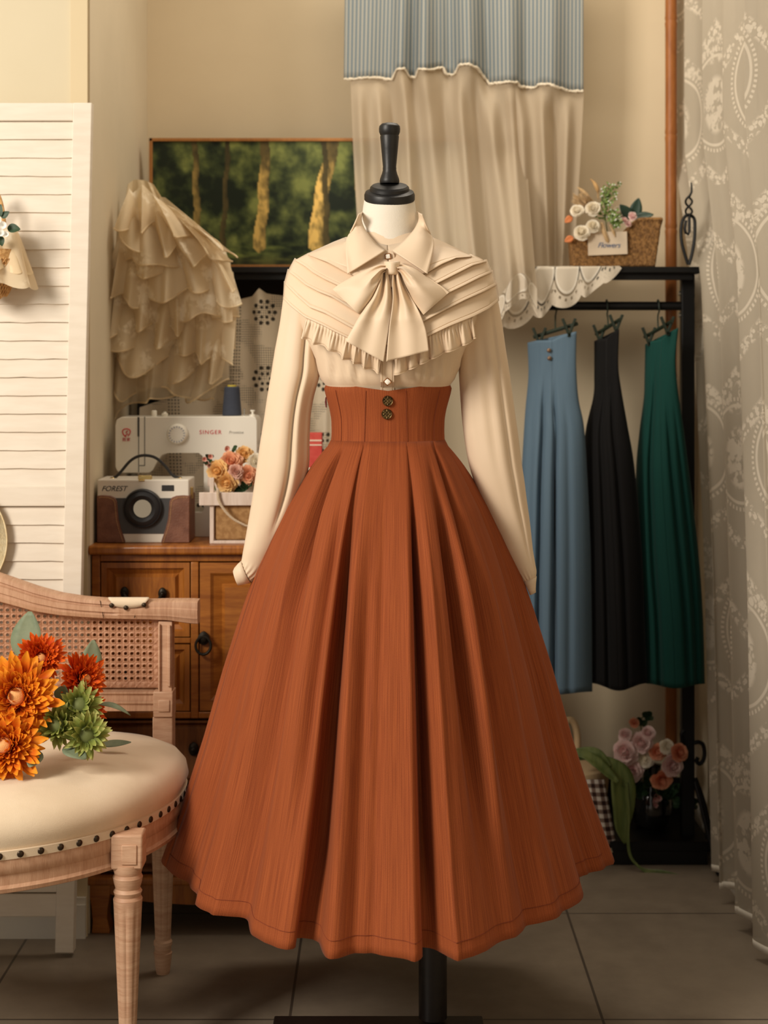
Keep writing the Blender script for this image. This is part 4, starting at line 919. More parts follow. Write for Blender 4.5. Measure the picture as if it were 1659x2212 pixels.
m = MB(); m.pbox(298, 1027, 327, 1036, ky + .004, ky + .02); m.pbox(299, 1036, 312, 1040, ky - .003, ky + .004); m.build('clasp', MT['gold'], cs, bevel=.0015)
m = MB(); m.span((PX(408, ky), ky + .03, PZ(1080, ky)), (PX(408, ky) + .005, ky + .05, PZ(1055, ky))); m.build('side_clasp', MT['gold'], cs, bevel=.001)

# ------------------------------------------------------------------ flower crate
FY = 3.705; yf = HY + (H - CT) * F / FY
fc = thing('flower_crate', 'whitewashed wooden crate with burlap lining and rope handle on the cabinet beside the camera-shaped case', 'crate', (PX(520, FY), FY + .06, CT))
for x0, x1 in ((453, 462), (592, 601)):
    m = MB(); m.pbox(x0, 1032, x1, yf, FY, FY + .012); m.build('post', MT['crate'], fc, bevel=.001)
    m = MB(); m.span((PX(x0, FY), FY + .105, CT), (PX(x1, FY), FY + .117, PZ(1032, FY))); m.build('post', MT['crate'], fc, bevel=.001)
m = MB(); m.pbox(430, 1064, 624, 1092, FY - .008, FY); m.build('side_rail', MT['crate'], fc, bevel=.001)
m = MB(); m.span((PX(436, FY), FY + .117, PZ(1060, FY)), (PX(618, FY), FY + .125, PZ(1034, FY))); m.build('side_rail', MT['crate'], fc, bevel=.001)
m = MB(); m.pbox(461, 1168, 593, yf, FY, FY + .115); m.build('bottom_board', MT['crate'], fc, bevel=.001)
m = MB(); m.pbox(463, 1080, 592, 1167, FY + .006, FY + .11); m.build('burlap_lining', MT['burlap'], fc, bevel=.006)
m = MB(); pts = catmull([P(471, 1058, FY - .012), P(472, 1078, FY - .016), P(482, 1098, FY - .017), P(500, 1118, FY - .017), P(520, 1130, FY - .017), P(540, 1137, FY - .016), P(570, 1130, FY - .016), P(586, 1100, FY - .015), P(588, 1062, FY - .012)], 70)
for k in range(3): m.tube([Vector(p) + Vector((.0016 * math.cos(i * .8 + k * 2.1), .0016 * math.sin(i * .8 + k * 2.1), 0)) for i, p in enumerate(pts)], .0020, 6)
m.build('rope_handle', MT['rope'], fc)

# ------------------------------------------------------------------ flowers: shared builders
def bloom(name, label, cat, c, r, face, mats, group=None, layers=4, npet=9, cup=.6, core=None, seed=1, pw=.42, fold=.2):
    """a rounded many-petalled flower head; the petals cup inwards towards the heart"""
    rnd = random.Random(seed); f = Vector(face).normalized(); c = Vector(c)
    t = thing(name, label, cat, c, group); q = f.to_track_quat('Z', 'Y').to_matrix(); m = MB()
    for l in range(layers):
        e = l / max(1, layers - 1); n = max(4, int(npet * (1 - .45 * e)))
        for k in range(n):
            a = 2 * PI * (k + .5 * l + rnd.uniform(-.2, .2)) / n; tl = lerp(.05, 1.38, e) + rnd.uniform(-.16, .16)
            d = q @ Vector((math.cos(a) * math.cos(tl), math.sin(a) * math.cos(tl), math.sin(tl))); nn = q @ Vector((-math.cos(a) * math.sin(tl), -math.sin(a) * math.sin(tl), math.cos(tl)))
            L = r * lerp(1., .66, e) * rnd.uniform(.88, 1.08); m.leaf(c + f * r * (.02 + .12 * e), d, nn, L, L * pw, cup * lerp(.2, .6, e) * rnd.uniform(.7, 1.2), 6, fold, 1.5, .3)
    o_ = len(m.v); m.ball(c + f * r * .40, (r * .36, r * .36, r * .34), 12, 8, f.to_track_quat('Z', 'Y').to_euler())
    for i_ in range(o_, len(m.v)): m.uv[i_] = (.5, .45)
    m.build('petals', mats[0], t, sharp=180)
    if core:
        m = MB(); m.ball(c + f * r * .12, (r * core, r * core, r * core * .7), 18, 10, f.to_track_quat('Z', 'Y').to_euler()); m.build('heart', mats[1], t)
    return t
def leafthing(name, label, base, direc, normal, L, W, mat, bend=.1, group=None, cat='leaf', fold=.2):
    m = MB(); m.leaf(base, direc, normal, L, W, bend, 10, fold); o = m.build(name, mat, origin=base, solid=.0006, sharp=180); return tag(o, label, cat, group)
# apricot posy in the crate
FQ = FY + .03
for i, (x, y, r, mk, lab, dY) in enumerate(((473, 1018, 27, 'p_apricot', 'large apricot carnation at the left of the crate posy', 0), (500, 1000, 27, 'p_peach', 'peach pink carnation at the top of the crate posy', .012), (492, 1041, 26, 'p_apricot', 'apricot carnation hanging lowest over the crate rail', -.012), (535, 1027, 24, 'p_peach', 'peach carnation beside the left blouse cuff arm', .0), (510, 1019, 18, 'p_rose', 'small dusty rose flower in the middle of the crate posy', -.018), (527, 984, 22, 'p_apricot', 'pale apricot flower at the top right of the crate posy', .03), (552, 1000, 22, 'p_white', 'cream white flower of the crate posy half behind the sleeve', .02))):
    bloom('carnation', lab, 'flower', P(x, y, FQ + dY), r * FQ / F, ((x - 505) * .006, -1, (1015 - y) * .012 + .15), [MT[mk]], 'flowers in the whitewashed crate', 8, 14, .5, seed=i + 3, pw=.34, fold=.25)
def sprig(name, label, pts, mat_l, mat_s, L, n, seed, group=None, buds=None, Y=FQ):
    rnd = random.Random(seed); t = thing(name, label, 'sprig', P(*pts[0], Y), group); C = catmull([P(x, y, Y) for x, y in pts], 20)
    m = MB(); m.tube(C, .0014, 6); m.build('stem', mat_s, t); m = MB()
    for k in range(n):
        b = Vector(C[int(4 + 15 * k / max(1, n - 1))]); a = rnd.uniform(0, 2 * PI); m.leaf(b, (math.cos(a), -.5 + rnd.uniform(-.4, .2), .5 + math.sin(a) * .8), (0, -1, .3), L * rnd.uniform(.7, 1.1), L * .3, .2, 5)
    m.build('leaves', mat_l, t)
    if buds:
        m = MB()
        for k in range(buds[1]):
            b = Vector(C[int(8 + 11 * k / max(1, buds[1] - 1))]) + Vector((rnd.uniform(-1, 1), rnd.uniform(-.8, .2), rnd.uniform(-.5, 1))) * L * .7; 
            for q in range(5):
                a = 2 * PI * q / 5; m.leaf(b, (math.cos(a), -.5, math.sin(a)), (0, -1, 0), buds[2], buds[2] * .45, .5, 4)
        m.build('buds', buds[0], t)
    return t
sprig('leafy_sprig', 'pink-budded sprig standing at the left of the crate posy', [(466, 1060), (458, 1030), (452, 1000), (455, 986)], MT['leafd'], MT['stem'], .017, 12, 4, None, (MT['p_rose'], 6, .010))
sprig('leafy_sprig', 'pink-budded sprig at the very top of the crate posy', [(500, 1040), (504, 1010), (500, 985), (503, 968)], MT['leafd'], MT['stem'], .017, 12, 5, None, (MT['p_rose'], 5, .010), FQ + .03)
sprig('leafy_sprig', 'dark green leaves under the crate posy by the rope', [(500, 1070), (515, 1060), (530, 1052), (545, 1048)], MT['leafd'], MT['stem'], .03, 14, 6)
# red carton
RY = 3.9
rb = thing('thread_carton', 'red and cream carton glimpsed between the left sleeve and the skirt waist', 'carton', (PX(680, RY), RY + .03, CT))
m = MB(); m.span((PX(655, RY), RY, CT), (PX(695, RY), RY + .06, PZ(936, RY))); m.build('box', MT['red_box'], rb, bevel=.001)
m = MB(); m.pbox(655, 1010, 695, 1050, RY - .0008, RY + .001); m.build('lower_label', MT['carton'], rb, smooth=False)
m = MB(); m.pbox(655, 950, 695, 953, RY - .0008, RY + .001); m.build('pale_line', MT['carton'], rb, smooth=False); m = MB(); m.pbox(655, 960, 695, 962.5, RY - .0008, RY + .001); m.build('pale_line', MT['carton'], rb, smooth=False)
# ------------------------------------------------------------------ cane-backed chair
SX, SCY, SA, SBb = -.82, 3.26, .42, .455
ch = thing('cane_chair', 'pale pickled oak chair with cane back and oat linen nailed seat at left', 'chair', (SX, 3.22, 0))
def seat_pt(a, k=1., z=0.):
    """a = 0 front, PI/2 right, PI back"""
    d = SBb if math.cos(a) > 0 else .215
    q = 1 if math.cos(a) > 0 else (abs(math.sin(a)) ** 3 + abs(math.cos(a)) ** 3) ** (-1 / 3)
    return Vector((SX + SA * k * math.sin(a) * q, SCY - d * k * math.cos(a) * q, z))
NS = 120
def ringrow(k, z): return [seat_pt(2 * PI * i / NS, k, z) for i in range(NS)]
m = MB(); m.grid([ringrow(k, z) for k, z in ((.90, .400), (.985, .405), (.99, .425), (.992, .436), (1.012, .455), (1.0, .478), (.96, .497), (.88, .511), (.75, .520), (.5, .525), (.2, .527), (.02, .527))], closed=True, uv=False, caps=True)
m.build('seat_cushion', MT['linen'], ch, sharp=180)
m = MB(); m.grid([ringrow(k, z) for k, z in ((.985, .421), (1.004, .421), (1.006, .436), (.985, .437))], closed=True, uv=False); m.build('linen_band', MT['linen'], ch, sharp=50)
m = MB(); m.grid([ringrow(k, z) for k, z in ((.90, .360), (.985, .360), (1.0, .363), (1.004, .370), (.992, .375), (.990, .392), (.999, .397), (1.003, .408), (1.0, .421), (.90, .421))] , closed=True, uv=False); m.build('apron', MT['chair_h'], ch, sharp=35)
# nails: every 3.6 cm along the visible edge
s = 0.; a = -.25; last = seat_pt(a); k = 0
while a < PI * .62:
    a += .002; p = seat_pt(a); s += (p - last).length; last = p
    if s >= .0365:
        s = 0; n = (seat_pt(a) - seat_pt(a, .95)).normalized(); m = MB(); m.ball(seat_pt(a, 1.007, .4285), (.0062, .0062, .0030), 12, 6, n.to_track_quat('Z', 'Y').to_euler()); m.build('nail', MT['nail'], ch)
def turned_leg(x, y, top, front=True):
    m = MB(); fl = lambda a, z: 1 - (.09 * (.5 + .5 * math.cos(8 * a)) ** 4 if .076 < z < top - .075 else 0)
    pr = [(0, 0), (.0135, 0), (.0150, .006), (.0185, .038), (.0195, .044), (.0175, .046), (.0175, .058), (.0195, .061), (.0195, .068), (.0165, .072)]
    z1 = top - .07; pr += [(lerp(.0165, .0262, t / 12), lerp(.075, z1, t / 12)) for t in range(13)] + [(.0268, z1 + .006), (.0235, z1 + .012), (.0262, z1 + .02), (.0225, z1 + .026), (.0255, z1 + .036), (.0275, z1 + .046), (.0245, z1 + .052), (.0265, z1 + .060), (.0265, top), (0, top)]
    m.lathe(pr, (x, y, 0), 64, None, fl); m.build('leg', MT['chair'], ch, sharp=30)
fx, fy = PX(278, 2.995), 2.985
turned_leg(fx, fy, .37); turned_leg(2 * SX - fx, fy, .37)
for x in (fx, 2 * SX - fx):
    m = MB(); m.span((x - .028, fy - .022, .364), (x + .030, fy + .03, .428)); b = m.build('leg_block', MT['chair'], ch, bevel=.004)
    m = MB(); m.span((x - .008, fy - .0245, .374), (x + .020, fy - .020, .410)); m.build('raised_tablet', MT['chair'], b, bevel=.0015)
BY = 3.435; bx = PX(352, BY)
turned_leg(bx, BY, .40); turned_leg(2 * SX - bx, BY, .40)
def cpost(x0, x1, sgn):
    m = MB()
    def bx_(a, ya, b, yb, Y0, Y1):
        A, B = sorted((PX(a, BY), PX(b, BY)))
        if sgn < 0: A, B = 2 * SX - B, 2 * SX - A
        m.span((A, Y0, PZ(yb, BY)), (B, Y1, PZ(ya, BY)))
    bx_(332, 1545, 375, 1690, BY - .018, BY + .03); bx_(334, 1490, 376, 1545, BY - .022, BY + .03); bx_(344, 1340, 374, 1492, BY - .014, BY + .025)
    bx_(344, 1345, 349, 1492, BY - .02, BY); bx_(364, 1348, 371, 1480, BY - .019, BY); bx_(345, 1507, 370, 1533, BY - .025, BY - .01)
    m.build('back_post', MT['chair'], ch, bevel=.002)
cpost(344, 375, 1); cpost(344, 375, -1)
# arched top rail: a straight shoulder, then a moulded rise to the crown (mirror-symmetric about the chair's middle)
CRX = PX(-85, BY)
rail_top = [(-.0, 1224), (.03, 1226), (.07, 1236), (.11, 1250), (.16, 1268), (.21, 1282), (.26, 1290), (.31, 1294), (.345, 1296), (.40, 1296), (.44, 1295), (.485, 1295), (.500, 1296)]
rail_bot = [(-.0, 1283), (.03, 1285), (.07, 1294), (.11, 1305), (.16, 1319), (.21, 1327), (.26, 1331), (.31, 1334), (.345, 1335), (.40, 1336), (.44, 1338), (.485, 1345), (.500, 1346)]
def rail_y(tab, x): return interp(abs(x - CRX), tab)
m = MB(); rows = []; N = 90
for i in range(N + 1):
    x = lerp(CRX - .502, CRX + .502, i / N); zt, zb = PZ(rail_y(rail_top, x), BY), PZ(rail_y(rail_bot, x), BY); g = .0025 * (1 - sstep(.32, .345, abs(x - CRX))); row = []
    for u, d in ((0, -.018), (.06, -.024), (.2, -.025), (.24, -.025 + g * 1.6), (.32, -.025 + g * 1.6), (.36, -.027), (.6, -.027), (.64, -.026 + g * 1.6), (.74, -.026 + g * 1.6), (.78, -.024), (.95, -.021), (1, -.014)): row.append(Vector((x, BY + d, lerp(zt, zb, u))))
    for u, d in ((1, .022), (.5, .028), (0, .022)): row.append(Vector((x, BY + d, lerp(zt, zb, u))))
    rows.append(row)
m.grid(rows, closed=True, uv=False, caps=True); m.build('top_rail', MT['chair_h'], ch, sharp=35)
for xx in (300, 216):
    m = MB(); pts = [P(xx + (y - 1296) * (-.25 if xx == 300 else .2), y, BY - .0255) for y in (1297, 1310, 1322, 1335)]; m.tube(pts, .0007, 4); m.build('joint_line', MT['nail'], ch)
# padded linen strip tacked over the shoulder
m = MB(); rows = []
for i in range(15):
    t = i / 14; x = lerp(234, 322, t); d = 16 * math.sin(PI * clamp(t * .9 + .05)) ** .22
    rows.append([P(x, 1293, BY + .015), P(x, 1291.5, BY - .008), P(x, 1293, BY - .026), P(x - (t - .5) * 10, 1293 + d * .6, BY - .0305), P(x - (t - .5) * 22, 1294 + d * 1.2, BY - .0285)])
m.grid(rows, uv=False); pad = m.build('pad_strip', MT['linen'], ch, solid=.003, sharp=180)
for x, y in ((241, 1308), (272, 1313), (311, 1307)): m = MB(); m.ball(P(x, y, BY - .0315), (.0052, .0030, .0052), 12, 6); m.build('tack', MT['nail'], pad)
m = MB()                                         # lower rail with two mouldings
x0, x1 = 2 * CRX - PX(345, BY), PX(345, BY)
m.span((x0, BY - .014, PZ(1534, BY)), (x1, BY + .02, PZ(1492, BY))); m.span((x0, BY - .019, PZ(1496, BY)), (x1, BY - .012, PZ(1491, BY))); m.span((x0, BY - .019, PZ(1517, BY)), (x1, BY - .012, PZ(1511, BY)))
m.build('lower_rail', MT['chair_h'], ch, bevel=.0015)
# cane: square cells each with a round opening, woven around
m = MB(); st = .0131; zc0 = PZ(1486, BY); ncol = int((x1 - x0) / st)
for i in range(ncol):
    for j in range(26):
        cx, cz = x1 - st * (i + .5), zc0 + st * (j + .5)
        if cz > PZ(rail_y(rail_bot, cx), BY) + .008: continue
        r = st * .275 if (cz < PZ(rail_y(rail_bot, cx), BY) - st * .35 and j > 0 and i > 0) else st * .02
        o = len(m.v); pts = []
        for k in range(8):
            a = PI / 4 * k; s_ = 1 / max(abs(math.cos(a)), abs(math.sin(a))); pts.append((cx + st / 2 * s_ * math.cos(a), BY + .003 + .0008 * ((i + j + k) % 2), cz + st / 2 * s_ * math.sin(a)))
        for k in range(8):
            a = PI / 4 * k; pts.append((cx + r * math.cos(a), BY + .0015, cz + r * math.sin(a)))
        m.add(pts, [(k, (k + 1) % 8, (k + 1) % 8 + 8, k + 8) for k in range(8)])
m.build('cane_panel', MT['cane'], ch, smooth=False, solid=.002)

# ------------------------------------------------------------------ flowers lying on the seat
def mum(name, label, c, r, face, pm, hm, seed, group, layers=9, flat=.5):
    rnd = random.Random(seed); f = Vector(face).normalized(); q = f.to_track_quat('Z', 'Y').to_matrix(); c = Vector(c)
    t = thing(name, label, 'flower', c, group); m = MB()
    for l in range(layers):
        e = l / (layers - 1); n = int(32 - 1.6 * l)
        for k in range(max(10, n)):
            a = 2 * PI * (k + .5 * l + rnd.uniform(-.3, .3)) / max(10, n); tl = lerp(-.05, 1.12, e) + rnd.uniform(-.2, .2)
            d = q @ Vector((math.cos(a) * math.cos(tl), math.sin(a) * math.cos(tl), math.sin(tl))); nn = q @ Vector((-math.cos(a) * math.sin(tl), -math.sin(a) * math.sin(tl), math.cos(tl)))
            L = r * lerp(1., .40, e ** .75) * rnd.uniform(.8, 1.12); wd = r * lerp(.105, .058, e) * rnd.uniform(.8, 1.2)
            st0 = c + q @ Vector((math.cos(a), math.sin(a), 0)) * r * .10 * (1 if e < .5 else 1.4) + f * r * .12 * e
            m.leaf(st0, d, nn, L, wd, rnd.uniform(-.2, .45), 6, .5, 1.25, .2)
    m.build('petals', pm, t, sharp=180); m = MB(); m.ball(c + f * r * .26, (r * .21, r * .21, r * .18), 20, 12, f.to_track_quat('Z', 'Y').to_euler()); m.build('heart', hm, t)
    return t
G = 'orange daisies on the chair seat'
mum('orange_daisy', 'red-orange daisy highest in the bunch on the chair seat', P(88, 1422, 3.16), 52 * 3.16 / F, (.25, -1, .25), MT['p_orange'], MT['p_heart'], 1, G)
mum('orange_daisy', 'largest golden orange daisy in the bunch on the chair', P(38, 1508, 3.06), 92 * 3.06 / F, (.1, -1, .35), MT['p_yellow'], MT['p_heart'], 2, G, 11)
mum('orange_daisy', 'red-orange daisy turned sideways to the right above the green heads', P(176, 1470, 3.13), 58 * 3.13 / F, (.75, -.7, .35), MT['p_orange'], MT['p_heart'], 3, G)
mum('orange_daisy', 'golden daisy lowest in the bunch, touching the linen seat', P(14, 1612, 3.02), 82 * 3.02 / F, (-.05, -1, .3), MT['p_yellow'], MT['p_heart'], 4, G, 11)
mum('orange_daisy', 'rust daisy half hidden behind the green heads on the seat', P(196, 1530, 3.17), 36 * 3.17 / F, (.6, -.6, .3), MT['p_orange'], MT['p_heart'], 9, G)
def greenhead(label, c, r, face, seed):
    rnd = random.Random(seed); f = Vector(face).normalized(); q = f.to_track_quat('Z', 'Y').to_matrix(); c = Vector(c); t = thing('green_flower_head', label, 'flower', c, 'green flower heads on the chair seat'); m = MB()
    for l in range(5):
        for k in range(14 - l):
            a = 2 * PI * (k + .5 * l + rnd.uniform(-.3, .3)) / (14 - l); tl = lerp(-.35, .85, l / 4) + rnd.uniform(-.15, .15); d = q @ Vector((math.cos(a) * math.cos(tl), math.sin(a) * math.cos(tl), math.sin(tl))); nn = q @ Vector((-math.cos(a) * math.sin(tl), -math.sin(a) * math.sin(tl), math.cos(tl)))
            m.leaf(c + d * r * .40, (d - nn * rnd.uniform(-.1, .35)).normalized(), nn, r * .72 * rnd.uniform(.75, 1.2), r * .15, rnd.uniform(.1, .6), 5, .6, .62, -.9)
    m.build('bracts', MT['p_green'], t, sharp=180); m = MB(); m.ball(c, (r * .52, r * .52, r * .45), 18, 10, f.to_track_quat('Z', 'Y').to_euler()); m.build('core', MT['p_green_core'], t); return t
greenhead('green spiky flower head uppermost of three beside the orange daisies', P(172, 1525, 3.09), 46 * 3.09 / F, (.1, -1, .5), 11)
greenhead('green spiky flower head at the left of three, next to the lowest daisy', P(124, 1568, 3.06), 45 * 3.06 / F, (-.3, -1, .35), 12)
greenhead('green spiky flower head at the right of three, over the bare linen', P(186, 1588, 3.05), 48 * 3.05 / F, (.35, -1, .3), 13)
G = 'grey-green leaves among the chair flowers'
leafthing('eucalyptus_leaf', 'big upright grey-green leaf against the cane back', P(52, 1425, 3.2), (.12, .25, 1), (-.2, -1, .1), .095, .032, MT['leafg'], .1, G)
leafthing('eucalyptus_leaf', 'grey-green leaf standing right of the topmost daisy against the cane', P(190, 1465, 3.19), (.15, .15, 1), (.5, -1, .1), .075, .022, MT['leafg'], -.1, G)
leafthing('eucalyptus_leaf', 'grey-green leaf curling on the linen below the green heads', P(140, 1612, 3.05), (.85, -.55, -.25), (.1, -.6, 1), .055, .020, MT['leafg'], -.1, G)
leafthing('eucalyptus_leaf', 'small grey-green leaf lying under the lowest daisy', P(84, 1622, 3.02), (-.25, -.6, -.55), (.1, -.8, 1), .04, .016, MT['leafg'], .1, G)
leafthing('eucalyptus_leaf', 'grey-green leaf lying on the linen to the right of the bunch', P(215, 1610, 3.2), (1, .1, .03), (0, -.4, 1), .062, .012, MT['leafg'], .05, G)
leafthing('eucalyptus_leaf', 'thin dark leaf arching down in front of the lower chair rail', P(215, 1522, 3.14), (1, -.1, .12), (-.3, -.3, 1), .06, .009, MT['leafg'], -.5, G)
leafthing('eucalyptus_leaf', 'small grey-green leaf peeping between the two lower daisies', P(128, 1512, 3.10), (.3, -.2, .8), (.2, -1, .1), .035, .014, MT['leafg'], .1, G)
# ------------------------------------------------------------------ painting on the shelf
PTY = 4.40
pt = thing('framed_painting', 'framed woodland painting in a thin oak frame leaning behind the dress form', 'painting', (PX(670, PTY), PTY, PZ(577, PTY)))
m = MB()
for a in ((322, 298, 1018, 305), (322, 572, 1018, 577), (322, 298, 329, 577), (1011, 298, 1018, 577)): m.pbox(*a, PTY - .004, PTY + .025)
m.build('frame', MT['frame'], pt, bevel=.001)
NX, NZ = 280, 110; m = MB(); rows = []
def fbm(x, y, s, o=4): return noise.fractal(Vector((x * s, y * s, 3.7)), 1., 2., o)
def trunk(u, v, x0, lean_, w0, w1, bend=0.):
    c = x0 + lean_ * v + bend * math.sin(v * 3.5) + .0025 * math.sin(v * 17); w = lerp(w0, w1, v) * (1 + .9 * math.exp(-v * 14)); return (u - c) / w
def paintcol(u, v):
    g = .5 + .5 * fbm(u * 2.5, v, 7, 5); g2 = .5 + .5 * fbm(u * 2.5 + 9, v, 2.2, 3); k = clamp((g - .5) * 1.5 + (g2 - .5) * 1.1 + .40)
    c = [lerp(a, b, k) for a, b in zip((20, 32, 16), (132, 140, 74))]
    if v > .45: hl = clamp((g2 - .62) * 3) * clamp((u - .62) * 5); c = [lerp(a, b, hl) for a, b in zip(c, (168, 160, 106))]
    if v < .2:
        q = clamp((.5 + .5 * fbm(u * 2, v * 5 + 4, 6, 4) - .35) * 2); c = [lerp(a, b, q * sstep(.22, .1, v)) for a, b in zip(c, (136, 146, 72))]
        c = [lerp(a, b, .5 * sstep(.10, .0, v)) for a, b in zip(c, (40, 34, 18))]
    for x0, ln_, w0, w1, bd, lit in ((.33, .03, .019, .015, .006, 1.), (.52, .05, .027, .020, -.012, 1.2), (.145, -.01, .012, .009, 0, .6), (.66, -.02, .008, .006, .004, .7), (.80, .05, .016, .010, .01, .9), (.92, -.02, .02, .015, 0, .7), (.22, .02, .009, .007, 0, .2), (.555, -.01, .010, .008, 0, .25)):
        t = trunk(u, v, x0, ln_, w0, w1, bd)
        if abs(t) < 1 and v > .09 + .05 * abs(t):
            sh = clamp(.78 - .3 * t + .5 * fbm(u * 12, v * 3, 5, 3)); sh *= lit * (1 - .75 * sstep(.62, .9, v + .25 * fbm(u * 5, v, 6, 3)))
            c = [lerp(a, b, sh) for a, b in zip((58, 52, 28), (226, 188, 104))]
    return c
for i in range(NZ + 1):
    row = []
    for j in range(NX + 1):
        u, v = j / NX, 1 - i / NZ; row.append(P(lerp(329, 1011, u), lerp(305, 572, 1 - v), PTY + .002)); m.col[i * (NX + 1) + j] = rgb(*paintcol(u, v))
    rows.append(row)
m.grid(rows); m.build('canvas', MT['paint'], pt)
m = MB(); m.pbox(329, 305, 1011, 572, PTY + .006, PTY + .02); m.build('backing', MT['dark'], pt, smooth=False)

# ------------------------------------------------------------------ black clothes rack with shelf
RF = 4.15
rk = thing('clothes_rack', 'black iron clothes rack with a top shelf and hanging rail along the back wall', 'rack', (PX(900, RF), 4.3, 0))
zs = PZ(576, RF)
m = MB(); m.span((PX(288, RF), RF, zs - .016), (PX(1517, RF), 4.47, zs)); m.build('shelf', MT['iron'], rk, bevel=.002)
m = MB(); m.span((PX(300, RF), RF + .02, zs - .032), (PX(1500, RF), RF + .05, zs - .016)); m.build('front_beam', MT['iron'], rk, smooth=False)
def post(x0, x1, Y0, Y1, nm='post'):
    m = MB(); m.span((x0, Y0, .0), (x1, Y1, zs - .016)); m.build(nm, MT['iron'], rk, bevel=.002)
xp0, xp1 = PX(1473, 4.22), PX(1501, 4.22)
post(xp0, xp1, 4.22, 4.25); post(PX(296, 4.22), PX(322, 4.22), 4.22, 4.25); post(PX(296, 4.22), PX(322, 4.22), 4.44, 4.47)
rz = PZ(660, 4.2)
m = MB(); m.tube([(PX(300, 4.2), 4.235, rz), (xp0 + .01, 4.235, rz)], .0115, 14); m.build('hanging_rail', MT['iron'], rk)
m = MB(); m.span((PX(296, 4.3), RF + .02, .035), (PX(1535, 4.17), 4.47, .06)); m.span((PX(296, 4.3), RF + .02, .0), (PX(1528, 4.17), RF + .05, .036)); m.build('base_shelf', MT['iron'], rk, bevel=.002)
m = MB(); m.span((PX(296, 4.4), 4.455, .06), (PX(1485, 4.4), 4.465, .15)); m.build('base_shade_board', MT['iron'], rk, smooth=False)  # low black back board, its colour partly standing in for shadow under the rack
m = MB(); m.span((PX(300, 4.47), 4.475, .7), (PX(740, 4.47), 4.485, zs - .016)); m.build('back_board', MT['dark'], rk, smooth=False)
for y in (634, 681):
    m = MB(); m.lathe([(0, 0), (.006, 0), (.006, .004), (.003, .005), (.003, .016), (0, .016)], P(1466, y, 4.232), 12, Euler((0, PI / 2, 0))); m.build('bolt', MT['silver'], rk)
# wrought finial standing on the shelf end
fy_ = 4.13
m = MB()
hoop = catmull([P(x, y, fy_) for x, y in ((1487, 572), (1480, 552), (1473, 525), (1471, 500), (1474, 478), (1482, 466), (1491, 465), (1500, 474), (1501, 500), (1499, 525), (1494, 552), (1488, 572))], 60)
m.tube(hoop, .0042, 8); m.tube([P(x, y, fy_) for x, y in ((1489, 466), (1489, 500), (1487, 506), (1481, 503), (1479, 494), (1482, 476))], .0038, 8)
for ph in (0, PI): m.tube([P(1488 + 7 * math.sin(t * 2 * PI + ph), 466 - 42 * t, fy_) - Vector((0, .008 * math.cos(t * 2 * PI + ph), 0)) for t in [k / 20 for k in range(21)]], .0028, 7)
m.tube([P(x, y, fy_) for x, y in ((1489, 425), (1494, 415), (1494, 402), (1493, 394))], [.0032, .003, .0026, .0018], 7)
m.build('scroll_finial', MT['iron'], rk)
m = MB(); m.tube(catmull([P(x, y, 4.22) for x, y in ((1500, 1605), (1508, 1603), (1518, 1608), (1522, 1625), (1519, 1643), (1511, 1650), (1505, 1644), (1508, 1636))], 40), .0055, 8); m.tube(catmull([P(x, y, 4.22) for x, y in ((1480, 1640), (1474, 1600), (1472, 1585), (1478, 1578))], 16), .005, 8); m.build('scroll', MT['iron'], rk)
m = MB(); m.tube(catmull([P(1502, 1680, 4.22), P(1520, 1730, 4.2), P(1533, 1790, 4.16), P(1528, 1810, 4.15), P(1525, 1800, 4.15)], 20), .005, 8); m.tube([P(1502, 1690, 4.2), P(1530, 1800, 4.15), (PX(1552, 4.08), 4.08, .006)], .006, 8); m.build('brace', MT['iron'], rk)

# bamboo culm in the corner
bY = 4.50
bb = thing('bamboo_pole', 'brown bamboo pole standing in the back right corner beside the lace curtain', 'pole', (PX(1449.5, bY), bY, 0))
m = MB(); pr = []; zz = [0, .22, .46, .72, .98, 1.24, PZ(495, bY), PZ(292, bY), PZ(46, bY), 2.6]
for a, b in zip(zz, zz[1:]): pr += [(.0155, a + .002), (.0172, a + .007), (.0160, a + .02), (.0158, (a + b) / 2), (.0160, b - .02), (.0172, b - .006), (.0158, b - .001)]
m.lathe(pr, (PX(1449.5, bY), bY, 0), 24); m.build('culm', MT['bamboo'], bb)

# ------------------------------------------------------------------ curtain in front of the back wall
cY = 4.36
cu = thing('window_curtain', 'long curtain of blue ticking over cream voile hung on the back wall', 'curtain', (PX(1000, cY), cY, PZ(705, 4.08)))
def botline(x): return interp(x, [(742, 172), (800, 167), (846, 172), (856, 150), (874, 148), (884, 166), (899, 168), (902, 150), (925, 151), (958, 145), (962, 160), (982, 162), (990, 142), (1010, 138), (1030, 146), (1048, 170), (1058, 182), (1090, 177), (1118, 178), (1126, 188), (1155, 190), (1164, 182), (1185, 181), (1208, 190), (1225, 196), (1260, 198)])
def fold1(x): return -.045 * (1.0 * math.exp(-((x - 915) / 20) ** 2) + 1.0 * math.exp(-((x - 1012) / 24) ** 2) + .8 * math.exp(-((x - 865) / 16) ** 2) + .7 * math.exp(-((x - 1100) / 28) ** 2) + .8 * math.exp(-((x - 1190) / 26) ** 2) + .4 * math.exp(-((x - 790) / 30) ** 2)) + .02 * (math.exp(-((x - 892) / 9) ** 2) + math.exp(-((x - 972) / 14) ** 2) + math.exp(-((x - 1052) / 12) ** 2) + .8 * math.exp(-((x - 1135) / 15) ** 2))
m = MB(); rows = []; N = 180
for i in range(20):
    t = i / 19; row = []
    for j in range(N + 1):
        x = lerp(743, 1260, j / N); y = lerp(-170, botline(x), t); xx = lerp(1000 + (x - 1000) * .985, x, t) + 14 * (1 - t) * math.sin((x - 743) / 60) * .4
        row.append(P(xx, y, cY + fold1(x) * (.55 + .45 * t)))
    rows.append(row)
